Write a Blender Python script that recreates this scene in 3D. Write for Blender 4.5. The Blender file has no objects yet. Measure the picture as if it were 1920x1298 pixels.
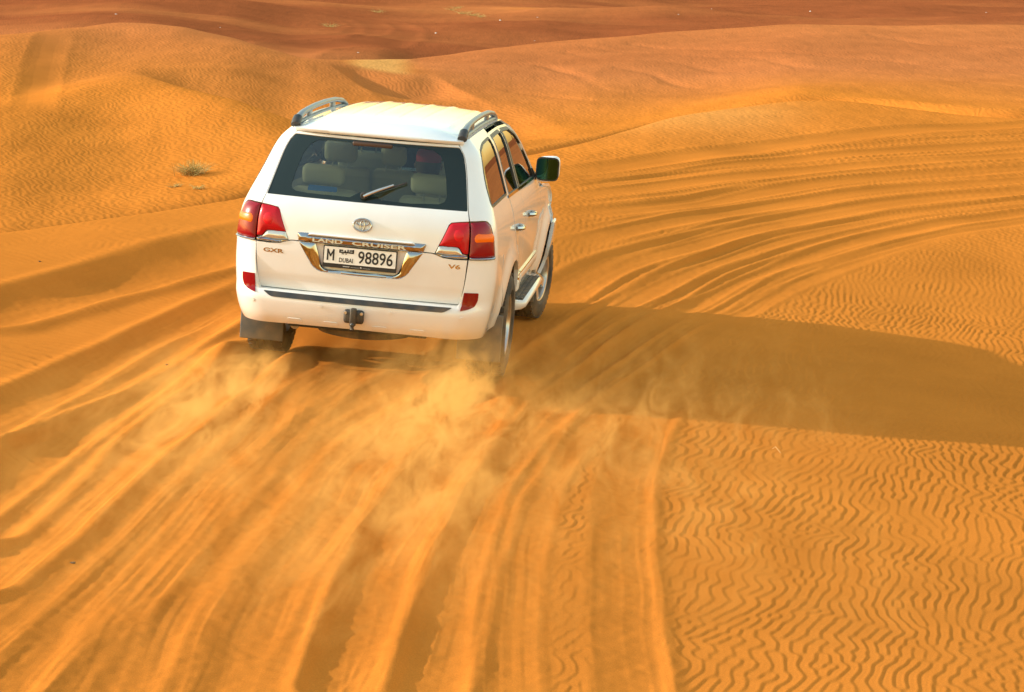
import bpy, bmesh, math, random
import numpy as np
from mathutils import Matrix, Vector, Euler
from mathutils.geometry import delaunay_2d_cdt
random.seed(7); rng = np.random.default_rng(11)
scene = bpy.context.scene
col = scene.collection

# ------------------------------------------------------------------ camera, sky, sun, exposure
PITCH = math.radians(10.5)                       # camera looks down on the dunes
FOC = 4117.446                                   # focal length in pixels of a 1920 wide picture
CAM_CAR = np.array([2.55822, -15.22122, 3.16760])   # where the photographer stands, measured from the car
YAW, PIT, ROL = -0.0932652, 0.1771706, 0.0804153
def cam_axes(yaw, pit, rol):
    f = np.array([math.sin(yaw)*math.cos(pit), math.cos(yaw)*math.cos(pit), -math.sin(pit)])
    r = np.cross(f, [0, 0, 1]); r /= np.linalg.norm(r); u = np.cross(r, f)
    return r*math.cos(rol)+u*math.sin(rol), -r*math.sin(rol)+u*math.cos(rol), f
rc, uc, fc = cam_axes(YAW, PIT, ROL)
rw, uw, fw = cam_axes(0, PITCH, 0)
R_WC = np.stack([rw, uw, fw], 1) @ np.stack([rc, uc, fc], 1).T      # car frame -> world
CAM_W = np.array([0.0, 0.0, 4.3])
CAR_O = CAM_W - R_WC @ CAM_CAR
def car2w(p): return CAR_O + np.asarray(p, float) @ R_WC.T
def w2car(p): return (np.asarray(p, float)-CAR_O) @ R_WC
cd = bpy.data.cameras.new('camera'); cam = bpy.data.objects.new('camera', cd); col.objects.link(cam)
cam.location = CAM_W; cam.rotation_euler = (math.pi/2-PITCH, 0, 0)
cd.sensor_width = 36; cd.lens = FOC/1920*36; cd.clip_end = 9000; cd.clip_start = .1
scene.camera = cam

SUN_AZ_CAR = math.radians(183)   # direction the light comes from, in the car frame: 180 = from the car's left
_s = R_WC @ np.array([math.cos(SUN_AZ_CAR), math.sin(SUN_AZ_CAR), 0])
SUN_AZ = math.atan2(_s[1], _s[0]); SUN_EL = math.radians(20.5)
sdir = np.array([math.cos(SUN_AZ)*math.cos(SUN_EL), math.sin(SUN_AZ)*math.cos(SUN_EL), math.sin(SUN_EL)])
world = bpy.data.worlds.new('World'); scene.world = world; world.use_nodes = True
wn = world.node_tree.nodes; wl = world.node_tree.links; wn.clear()
sky = wn.new('ShaderNodeTexSky'); sky.sky_type = 'NISHITA'; sky.sun_disc = False
sky.sun_elevation = SUN_EL; sky.sun_rotation = math.pi/2-SUN_AZ
sky.air_density = 2.2; sky.dust_density = 0.8; sky.ozone_density = 0.9
bg = wn.new('ShaderNodeBackground'); bg.inputs[1].default_value = 0.15
wo = wn.new('ShaderNodeOutputWorld'); wl.new(sky.outputs[0], bg.inputs[0]); wl.new(bg.outputs[0], wo.inputs[0])
sd = bpy.data.lights.new('sun', 'SUN'); sd.energy = 2.4; sd.angle = math.radians(0.6); sd.color = (1, .94, .85)
sun = bpy.data.objects.new('sun', sd); col.objects.link(sun)
sun.rotation_euler = Vector(sdir.tolist()).to_track_quat('Z', 'Y').to_euler()
scene.view_settings.view_transform = 'Standard'; scene.view_settings.look = 'None'
scene.view_settings.gamma = 1; scene.view_settings.use_curve_mapping = False
scene.view_settings.exposure = 1.22
scene.render.engine = 'CYCLES'
cy = scene.cycles
cy.max_bounces = 8; cy.diffuse_bounces = 4; cy.glossy_bounces = 4; cy.transmission_bounces = 6; cy.transparent_max_bounces = 16
cy.volume_bounces = 1; cy.volume_step_rate = 1.0; cy.volume_max_steps = 64
cy.use_denoising = True; cy.sample_clamp_indirect = 6

# ------------------------------------------------------------------ helpers
def tag(o, label=None, cat=None, group=None, kind=None):
    if label: o['label'] = label
    if cat: o['category'] = cat
    if group: o['group'] = group
    if kind: o['kind'] = kind
    return o
def link(name, me, mat=None, parent=None, smooth=True):
    o = bpy.data.objects.new(name, me); col.objects.link(o)
    if mat is not None and not me.materials:
        for m in (mat if isinstance(mat, (list, tuple)) else [mat]): me.materials.append(m)
    if parent is not None: o.parent = parent
    if smooth and len(me.polygons): me.polygons.foreach_set('use_smooth', [True]*len(me.polygons))
    return o
def sharp(me, deg=35):
    try: me.set_sharp_from_angle(angle=math.radians(deg))
    except Exception: pass
def mesh(name, V, F, mat=None, parent=None, smooth=True, deg=35):
    me = bpy.data.meshes.new(name); me.from_pydata([tuple(map(float, v)) for v in V], [], [tuple(int(i) for i in f) for f in F]); me.update()
    if smooth: sharp(me, deg)
    return link(name, me, mat, parent, smooth)
class MB:
    """collects boxes, tubes and lathes and links them as one mesh object"""
    def __init__(s): s.V = []; s.F = []
    def add(s, V, F):
        n = len(s.V); s.V += [tuple(v) for v in V]; s.F += [tuple(i+n for i in f) for f in F]; return s
    def box(s, x0, x1, y0, y1, z0, z1, c=0.0, M=None):
        c = min(c, (x1-x0)*.45, (y1-y0)*.45, (z1-z0)*.45)
        V = []; 
        if c <= 0:
            for z in (z0, z1):
                V += [(x0, y0, z), (x1, y0, z), (x1, y1, z), (x0, y1, z)]
            F = [(3, 2, 1, 0), (4, 5, 6, 7), (0, 1, 5, 4), (1, 2, 6, 5), (2, 3, 7, 6), (3, 0, 4, 7)]
        else:
            bm = bmesh.new(); bmesh.ops.create_cube(bm, size=1)
            for v in bm.verts: v.co = ((x0+x1)/2+v.co.x*(x1-x0), (y0+y1)/2+v.co.y*(y1-y0), (z0+z1)/2+v.co.z*(z1-z0))
            bmesh.ops.bevel(bm, geom=bm.edges[:], offset=c, segments=3, profile=.5, affect='EDGES')
            bm.verts.index_update()
            V = [tuple(v.co) for v in bm.verts]; F = [tuple(v.index for v in f.verts) for f in bm.faces]; bm.free()
        if M is not None: V = [tuple(M @ Vector(v)) for v in V]
        return s.add(V, F)
    def tube(s, P, r, n=10, cap=True, sx=1.0, sy=1.0):
        P = [Vector(p) for p in P]; rs = r if isinstance(r, (list, tuple)) else [r]*len(P)
        V = []; F = []; up = Vector((0, 0, 1)); 
        for i, p in enumerate(P):
            t = (P[min(i+1, len(P)-1)]-P[max(i-1, 0)]).normalized()
            a = t.cross(up)
            if a.length < 1e-3: a = t.cross(Vector((1, 0, 0)))
            a.normalize(); b = a.cross(t)
            for k in range(n):
                w = 2*math.pi*k/n; V.append(p+a*math.cos(w)*rs[i]*sx+b*math.sin(w)*rs[i]*sy)
        for i in range(len(P)-1):
            for k in range(n):
                F.append((i*n+k, i*n+(k+1) % n, (i+1)*n+(k+1) % n, (i+1)*n+k))
        if cap: F.append(tuple(range(n-1, -1, -1))); F.append(tuple((len(P)-1)*n+k for k in range(n)))
        return s.add(V, F)
    def lathe(s, prof, n=48, axis='x', c=(0, 0, 0), close=False):
        """prof: (along axis, radius)"""
        V = []; F = []; m = len(prof)
        for k in range(n):
            w = 2*math.pi*k/n
            for a, r in prof:
                if axis == 'x': V.append((c[0]+a, c[1]+r*math.cos(w), c[2]+r*math.sin(w)))
                elif axis == 'y': V.append((c[0]+r*math.cos(w), c[1]+a, c[2]+r*math.sin(w)))
                else: V.append((c[0]+r*math.cos(w), c[1]+r*math.sin(w), c[2]+a))
        for k in range(n):
            for i in range(m if close else m-1):
                j = (i+1) % m
                F.append((k*m+i, k*m+j, ((k+1) % n)*m+j, ((k+1) % n)*m+i))
        return s.add(V, F)
    def build(s, name, mat, parent=None, smooth=True, deg=35):
        o = mesh(name, s.V, s.F, mat, parent, smooth, deg)
        bm = bmesh.new(); bm.from_mesh(o.data); bmesh.ops.recalc_face_normals(bm, faces=bm.faces[:]); bm.to_mesh(o.data); bm.free()
        if smooth: sharp(o.data, deg)
        return o
def empty(name, loc=(0, 0, 0), rz=0.0):
    o = bpy.data.objects.new(name, None); col.objects.link(o); o.location = loc; o.rotation_euler = (0, 0, rz); o.empty_display_size = .2
    return o

# ------------------------------------------------------------------ materials
def mat(name, base=(.8, .8, .8), rough=.5, metal=0.0, coat=0.0, spec=.5, emis=None, **k):
    m = bpy.data.materials.new(name); m.use_nodes = True; b = m.node_tree.nodes['Principled BSDF']
    b.inputs['Base Color'].default_value = (*base, 1); b.inputs['Roughness'].default_value = rough
    b.inputs['Metallic'].default_value = metal; b.inputs['Coat Weight'].default_value = coat
    b.inputs['Coat Roughness'].default_value = k.get('coat_rough', .03); b.inputs['Specular IOR Level'].default_value = spec
    return m
def nd(m, t, **k):
    n = m.node_tree.nodes.new(t)
    for a, v in k.items(): setattr(n, a, v)
    return n
def dusty(m, amount=.5, scale=6.0, dust=(.50, .30, .13), rough=.75, low=None):
    """settled sand dust over a material: noise patches, stronger low on the body"""
    nt = m.node_tree; b = nt.nodes['Principled BSDF']; L = nt.links
    tc = nd(m, 'ShaderNodeTexCoord'); n1 = nd(m, 'ShaderNodeTexNoise'); n1.inputs['Scale'].default_value = scale; n1.inputs['Detail'].default_value = 7
    L.new(tc.outputs['Object'], n1.inputs['Vector'])
    mr = nd(m, 'ShaderNodeMapRange'); mr.inputs['From Min'].default_value = .42; mr.inputs['From Max'].default_value = .72
    mr.inputs['To Max'].default_value = amount; L.new(n1.outputs['Fac'], mr.inputs['Value']); fac = mr.outputs[0]
    if low:
        sx = nd(m, 'ShaderNodeSeparateXYZ'); L.new(tc.outputs['Object'], sx.inputs[0])
        m2 = nd(m, 'ShaderNodeMapRange'); m2.inputs['From Min'].default_value = low[0]; m2.inputs['From Max'].default_value = low[1]
        m2.inputs['To Min'].default_value = 0.0; m2.inputs['To Max'].default_value = low[2]; L.new(sx.outputs['Z'], m2.inputs['Value'])
        ad = nd(m, 'ShaderNodeMath', operation='ADD', use_clamp=True); L.new(fac, ad.inputs[0]); L.new(m2.outputs[0], ad.inputs[1]); fac = ad.outputs[0]
    mx = nd(m, 'ShaderNodeMix', data_type='RGBA'); mx.inputs[6].default_value = b.inputs['Base Color'].default_value; mx.inputs[7].default_value = (*dust, 1)
    L.new(fac, mx.inputs[0]); L.new(mx.outputs[2], b.inputs['Base Color'])
    mrr = nd(m, 'ShaderNodeMix', data_type='FLOAT'); mrr.inputs[2].default_value = b.inputs['Roughness'].default_value; mrr.inputs[3].default_value = rough
    L.new(fac, mrr.inputs[0]); L.new(mrr.outputs[0], b.inputs['Roughness'])
    return m
PAINT = dusty(mat('white_paint', (.80, .80, .79), .35, coat=1.0), .12, 3.0, low=(.85, .40, .30))
BLACKP = dusty(mat('black_plastic', (.020, .022, .022), .45), .12, 9)
RUBBER = dusty(mat('tyre_rubber', (.020, .019, .018), .8), .30, 5)
FLAPM = dusty(mat('mudflap_rubber', (.075, .085, .085), .6), .25, 7)
DARK = mat('dark_underbody', (.02, .018, .015), .8)
CHROME = mat('chrome', (.44, .43, .42), .07, 1.0)
LETT = mat('lettering_silver', (.52, .51, .49), .3, .8)
SILVER = mat('silver_alloy', (.62, .61, .58), .28, .9)
RAILM = mat('rail_silver', (.22, .24, .25), .38, .5)
REDL = mat('red_lens', (.46, .003, .010), .3, coat=.35, spec=.2)
REDD = mat('dark_red_lens', (.24, .002, .008), .3, coat=.4, spec=.2)
REDB = mat('bright_red_lens', (.60, .006, .014), .3, coat=.35, spec=.2)
AMBER = mat('amber_lens', (.85, .15, .004), .3, coat=.35, spec=.2)
CLEARL = mat('clear_lens', (.62, .58, .50), .08, .6, coat=1.0)
REFL = mat('reflector_red', (.22, .003, .006), .15, spec=.25)
FRIT = mat('black_glass_border', (.012, .020, .017), .06, spec=.45)
BEIGE = mat('beige_leather', (.68, .62, .48), .55)
BEIGED = mat('beige_trim', (.52, .49, .40), .7)
CABIN = mat('cabin_dark_trim', (.05, .055, .05), .8)
PLATEW = mat('plate_white', (.78, .77, .72), .4)
BLACKM = mat('black_print', (.015, .013, .012), .5)
GREYT = mat('grey_print', (.55, .55, .52), .5)
BLUES = mat('blue_sticker', (.02, .13, .42), .5)
BLUET = mat('dark_blue_print', (.01, .05, .25), .5)
GOLDB = mat('badge_metal', (.55, .46, .32), .22, 1.0)
STEEL = mat('exhaust_steel', (.30, .24, .18), .45, .8)
TREADM = dusty(mat('step_tread', (.03, .032, .032), .6), .35, 12)
def glass(name, tint, rough=0.0, ior=1.5):
    m = bpy.data.materials.new(name); m.use_nodes = True; nt = m.node_tree; nt.nodes.clear()
    o = nd(m, 'ShaderNodeOutputMaterial'); t = nd(m, 'ShaderNodeBsdfTransparent'); t.inputs[0].default_value = (*tint, 1)
    g = nd(m, 'ShaderNodeBsdfGlossy'); g.inputs['Roughness'].default_value = rough; g.inputs[0].default_value = (1, 1, 1, 1)
    f = nd(m, 'ShaderNodeFresnel'); f.inputs[0].default_value = ior; mx = nd(m, 'ShaderNodeMixShader')
    nt.links.new(f.outputs[0], mx.inputs[0]); nt.links.new(t.outputs[0], mx.inputs[1]); nt.links.new(g.outputs[0], mx.inputs[2]); nt.links.new(mx.outputs[0], o.inputs[0])
    return m
GLASS_R = glass('rear_tinted_glass', (.80, .83, .75))
GLASS_S = glass('side_tinted_glass', (.45, .48, .42), 0.0, 2.4)
GLASS_F = glass('windscreen_glass', (.8, .88, .84))
MIRRORG = mat('mirror_surface', (.03, .085, .07), .03, 1.0)

# ------------------------------------------------------------------ the car's surfaces (car frame: x right, y forward, z up, metres)
def pch(xs,ys):
    xs=np.array(xs,float);ys=np.array(ys,float);h=np.diff(xs);d=np.diff(ys)/h
    m=np.zeros(len(xs));m[0]=d[0];m[-1]=d[-1]
    for i in range(1,len(xs)-1):
        if d[i-1]*d[i]>0:
            w1=2*h[i]+h[i-1];w2=h[i]+2*h[i-1];m[i]=(w1+w2)/(w1/d[i-1]+w2/d[i])
    def f(x):
        x=np.clip(np.asarray(x,float),xs[0],xs[-1]);i=np.clip(np.searchsorted(xs,x)-1,0,len(xs)-2)
        t=(x-xs[i])/h[i];t2=t*t;t3=t2*t
        return (2*t3-3*t2+1)*ys[i]+(t3-2*t2+t)*h[i]*m[i]+(-2*t3+3*t2)*ys[i+1]+(t3-t2)*h[i]*m[i+1]
    return f
W=pch([.38,.46,.58,.72,.88,1.0,1.12,1.22,1.30,1.42,1.55,1.66,1.74,1.79,1.83],
      [.885,.915,.945,.962,.972,.972,.962,.945,.918,.873,.825,.783,.742,.698,.655])
RT=pch([.40,.69,.85,.98,1.03,1.06,1.18,1.27,1.33,1.45,1.60,1.72,1.78,1.83],
       [.09,.080,.062,.050,.050,.052,.060,.085,.120,.195,.285,.350,.385,.42])
RB=pch([.38,.43,.48,.55,.605,.64,.664,.75,.85,.95,1.02],[.10,.045,.015,0,-.006,.006,.030,.036,.048,.055,.06])
BW=pch([.4,.7,1.0,1.3,1.6,1.83],[.07,.06,.055,.075,.085,.09])
RR=pch([.4,.7,1.0,1.3,1.6,1.83],[.24,.22,.20,.17,.14,.12])
FY=pch([.38,.5,.7,.9,.98,1.04,1.09,1.13,1.165,1.195,1.22,1.35,1.55,1.70,1.79,1.83],
       [4.80,4.90,4.93,4.91,4.89,4.85,4.75,4.55,4.25,3.95,3.76,3.52,3.24,3.05,2.90,2.78])
FB=pch([.4,1.0,1.2,1.8],[.30,.26,.16,.14])
FR=pch([.4,1.0,1.2,1.8],[.30,.28,.20,.18])
UC=.75; UL=.30
def T(y): return 1-.022*((y-2.55)/2.4)**2
def arch(y,z): return -.035*((y-1.75)/1.4)**2*np.clip((z-1.3)/.5,0,1)
def flare(y,z):
    o=0
    for yc in (1.22,4.07):
        d=np.hypot(y-yc,z-.42);t=np.clip((.66-d)/.2,0,1);o=o+(.030 if yc<2 else .048)*t*t*(3-2*t)*np.clip((1.15-z)/.25,0,1)
    return o
def y0(z,b=False):
    return (RB if b else RT)(z)+BW(z)+RR(z)*1.05
def S(u,z,b=False):
    """body surface, car frame; u>=0 right side, u<0 left. rear u 0..UC, corner ..UC+UL, side beyond"""
    u=np.asarray(u,float);z=np.asarray(z,float);sg=np.where(u<0,-1,1);u=np.abs(u)
    w=W(z);rr=RR(z);r=(RB if b else RT)(z);bw=BW(z)
    # rear part
    xa=np.clip(u/UC,0,1)*(w-rr)
    ph=np.clip((u-UC)/UL,0,1)*np.pi/2
    x=xa+rr*np.sin(ph)
    y=r+bw*(x/w)**2+rr*1.05*(1-np.cos(ph))
    side=np.clip(u-UC-UL,0,None)
    y=y+side
    x=x*T(y)+flare(y,z)*np.clip((u-UC)/UL,0,1)
    return np.stack([x*sg,y,z+arch(y,z)],-1)
def u_of_y(y,z,b=False): return UC+UL+y-y0(z,b)
def SF(u,z):
    """front surface: u 0 centre .. UC corner .. UC+UL side"""
    u=np.asarray(u,float);z=np.asarray(z,float);sg=np.where(u<0,-1,1);u=np.abs(u)
    w=W(z);rr=FR(z);f=FY(z);bw=FB(z)
    xa=np.clip(u/UC,0,1)*(w-rr);ph=np.clip((u-UC)/UL,0,1)*np.pi/2
    x=xa+rr*np.sin(ph);y=f-bw*(x/w)**2-rr*(1-np.cos(ph))
    side=np.clip(u-UC-UL,0,None);y=y-side
    x=x*T(y)+flare(y,z)*np.clip((u-UC)/UL,0,1)
    return np.stack([x*sg,y,z+arch(y,z)],-1)
def SY(y, z, b=False, sg=1):
    return S(sg*u_of_y(np.asarray(y, float), np.asarray(z, float), b), z, b)
def inset(poly, d):
    """shrink a polygon by d (any orientation)"""
    P = [np.array(p, float) for p in poly]; n = len(P)
    A = sum(P[i][0]*P[(i+1) % n][1]-P[(i+1) % n][0]*P[i][1] for i in range(n)); sg = 1 if A > 0 else -1
    out = []
    for i in range(n):
        a, b, c = P[i-1], P[i], P[(i+1) % n]
        e1 = (b-a)/max(np.linalg.norm(b-a), 1e-9); e2 = (c-b)/max(np.linalg.norm(c-b), 1e-9)
        n1 = np.array([-e1[1], e1[0]])*sg; n2 = np.array([-e2[1], e2[0]])*sg
        m = n1+n2; L = max(m@m, .3); out.append(tuple(b+m*(2*d/L)))
    return out
def rounded(poly, r, n=5):
    """round every corner of a polygon by radius r (number or list)"""
    P = [np.array(p, float) for p in poly]; N = len(P); out = []
    for i in range(N):
        ri = r[i] if isinstance(r, (list, tuple)) else r
        a, b, c = P[i-1], P[i], P[(i+1) % N]
        if ri <= 0: out.append(tuple(b)); continue
        d1 = a-b; d2 = c-b; l1 = np.linalg.norm(d1); l2 = np.linalg.norm(d2); t = min(ri, l1*.45, l2*.45)
        p1 = b+d1/l1*t; p2 = b+d2/l2*t
        for k in range(n+1):
            s = k/n; out.append(tuple((1-s)**2*p1+2*s*(1-s)*b+s*s*p2))
    return out
def dens(poly, h):
    out = []; n = len(poly)
    for i in range(n):
        a = np.array(poly[i], float); b = np.array(poly[(i+1) % n], float); k = max(1, int(math.ceil(np.linalg.norm(b-a)/h)))
        for j in range(k): out.append(tuple(a+(b-a)*j/k))
    return out
def inpoly(p, poly):
    p = np.asarray(p); x, y = p[:, 0], p[:, 1]; r = np.zeros(len(p), bool); n = len(poly)
    for i in range(n):
        x1, y1 = poly[i]; x2, y2 = poly[(i+1) % n]
        if y1 == y2: continue
        c = ((y1 > y) != (y2 > y)) & (x < (x2-x1)*(y-y1)/(y2-y1)+x1); r ^= c
    return r
def panel(name, poly, mat, parent, surf=S, holes=(), h=.035, off=0.0, thick=.012, bulge=None, bevel=0.0, hb=None):
    """a plate cut from one of the car's surfaces: outline poly with holes in surface coordinates, given depth"""
    loops = [dens(poly, hb or h)]+[dens(q, hb or h) for q in holes]
    if bulge:
        hb = min(hb or h, .009); loops[0] = dens(poly, hb)
        for kk in (.25, .7, 1.4):
            q_ = inset(loops[0], bulge[1]*kk); Bq = np.array(loops[0]); q2 = [p for p in q_ if np.hypot(Bq[:, 0]-p[0], Bq[:, 1]-p[1]).min() > bulge[1]*kk*.93 and inpoly([p], poly)[0]]
            rings = q2
            extra = locals().setdefault('extra_', []); extra += q2
    else: extra = []
    V = []; E = []
    for lp in loops:
        n0 = len(V); V += lp; E += [(n0+i, n0+(i+1) % len(lp)) for i in range(len(lp))]
    nb = len(V)
    xs = [p[0] for p in poly]; ys = [p[1] for p in poly]
    gx = np.arange(min(xs)+h/2, max(xs), h); gy = np.arange(min(ys)+h/2, max(ys), h)
    G = np.array([(a+(h/2 if j % 2 else 0), b) for j, b in enumerate(gy) for a in gx]) if len(gx) and len(gy) else np.zeros((0, 2))
    if len(G):
        k = inpoly(G, poly)
        for q in holes: k &= ~inpoly(G, q)
        G = G[k]
        B = np.array(V); keep = np.ones(len(G), bool)
        for i in range(0, len(G), 500):
            d = np.hypot(G[i:i+500, None, 0]-B[None, :, 0], G[i:i+500, None, 1]-B[None, :, 1]).min(1); keep[i:i+500] = d > h*.4
        G = G[keep]
    if bulge and len(extra):
        X_ = np.array(extra)
        if len(G): G = G[[np.hypot(X_[:, 0]-g[0], X_[:, 1]-g[1]).min() > bulge[1]*.3 for g in G]] if len(G) else G
        G = np.vstack([G.reshape(-1, 2), X_])
    allv = [Vector(p) for p in V]+[Vector((float(a), float(b))) for a, b in G]
    vo, eo, fo, ov, oe, of = delaunay_2d_cdt(allv, E, [], 1, 1e-6)
    UV = np.array([(v.x, v.y) for v in vo])
    F = [f for f in fo]
    if holes:
        cen = np.array([UV[list(f)].mean(0) for f in F]); k = np.zeros(len(F), bool)
        for q in holes: k |= inpoly(cen, q)
        F = [f for f, x in zip(F, k) if not x]
    e = 1e-4
    P = surf(UV[:, 0], UV[:, 1]); du = surf(UV[:, 0]+e, UV[:, 1])-P; dv = surf(UV[:, 0], UV[:, 1]+e)-P
    N = np.cross(du, dv); N /= np.linalg.norm(N, axis=1)[:, None]
    if callable(off): o_ = off(UV[:, 0], UV[:, 1])
    else: o_ = np.full(len(UV), off)
    if bulge: 
        B = np.array(dens(poly, .003)); d = np.array([np.hypot(B[:, 0]-p[0], B[:, 1]-p[1]).min() for p in UV]); o_ = o_+bulge[0]*(1-np.exp(-d/bulge[1]))
    A = P+N*o_[:, None]; Bk = P+N*(np.minimum(o_, o_*0+ (off if not callable(off) else 0))-thick)[:, None]
    # outward orientation
    c0 = A[list(F[0])]; nn = np.cross(c0[1]-c0[0], c0[2]-c0[0]); flip = (nn@N[F[0][0]]) < 0
    F = [tuple(reversed(f)) if flip else tuple(f) for f in F]
    cnt = {}
    for f in F:
        for i in range(len(f)):
            a, b = f[i], f[(i+1) % len(f)]; cnt[(a, b)] = 1
    n = len(A); FF = list(F)+[tuple(i+n for i in reversed(f)) for f in F]
    for (a, b) in cnt:
        if (b, a) not in cnt: FF.append((b, a, a+n, b+n))
    o = mesh(name, np.concatenate([A, Bk]), FF, mat, parent, True, 40)
    # shade the plate by the true surface normals where it is smooth
    if bevel:
        md = o.modifiers.new('edge', 'BEVEL'); md.width = bevel; md.segments = 2; md.limit_method = 'ANGLE'; md.angle_limit = math.radians(60)
    return o
def mirror_u(poly): return [(-a, b) for a, b in poly]
def place_text(name, txt, uz, size, mat, parent, off=.004, ext=.004, bold=0.0, surf=S, width=None, flat=None):
    """raised or printed lettering laid on a surface, centred on uz (or on a flat frame)"""
    cu = bpy.data.curves.new(name, 'FONT'); cu.body = txt; cu.size = size; cu.extrude = ext; cu.offset = bold; cu.align_x = 'CENTER'; cu.align_y = 'CENTER'; cu.resolution_u = 3
    ob = bpy.data.objects.new('tmp', cu); col.objects.link(ob); bpy.context.view_layer.update()
    me = bpy.data.meshes.new_from_object(ob.evaluated_get(bpy.context.evaluated_depsgraph_get())); bpy.data.objects.remove(ob); bpy.data.curves.remove(cu)
    n = len(me.vertices); c = np.zeros(n*3); me.vertices.foreach_get('co', c); c = c.reshape(-1, 3)
    w = c[:, 0].max()-c[:, 0].min(); cx = (c[:, 0].max()+c[:, 0].min())/2; cyy = (c[:, 1].max()+c[:, 1].min())/2
    k = (width/w) if width else 1.0
    px = (c[:, 0]-cx)*k; py = c[:, 1]-cyy; pz = c[:, 2]
    if flat is not None:
        O, X, Y, Z = [np.array(q, float) for q in flat]; P = O+px[:, None]*X+py[:, None]*Y+(pz+off)[:, None]*Z
    else:
        u = uz[0]+px; z = uz[1]+py; e = 1e-4; P = surf(u, z); du = surf(u+e, z)-P; dv = surf(u, z+e)-P; N = np.cross(du, dv); N /= np.linalg.norm(N, axis=1)[:, None]
        P = P+N*(pz+off)[:, None]
    me.vertices.foreach_set('co', P.reshape(-1)); me.update(); me.name = name; me.materials.clear()
    return link(name, me, mat, parent, False)

# ------------------------------------------------------------------ the car
car = empty('off_road_car'); car.matrix_world = Matrix(np.block([[R_WC, CAR_O[:, None]], [np.zeros((1, 3)), np.ones((1, 1))]]).tolist())
tag(car, 'white four wheel drive station wagon driving away over the sand with dust behind its wheels', 'car')
car['label'] = 'white off-road station wagon with red tail lamps driving away over the dune'

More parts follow.
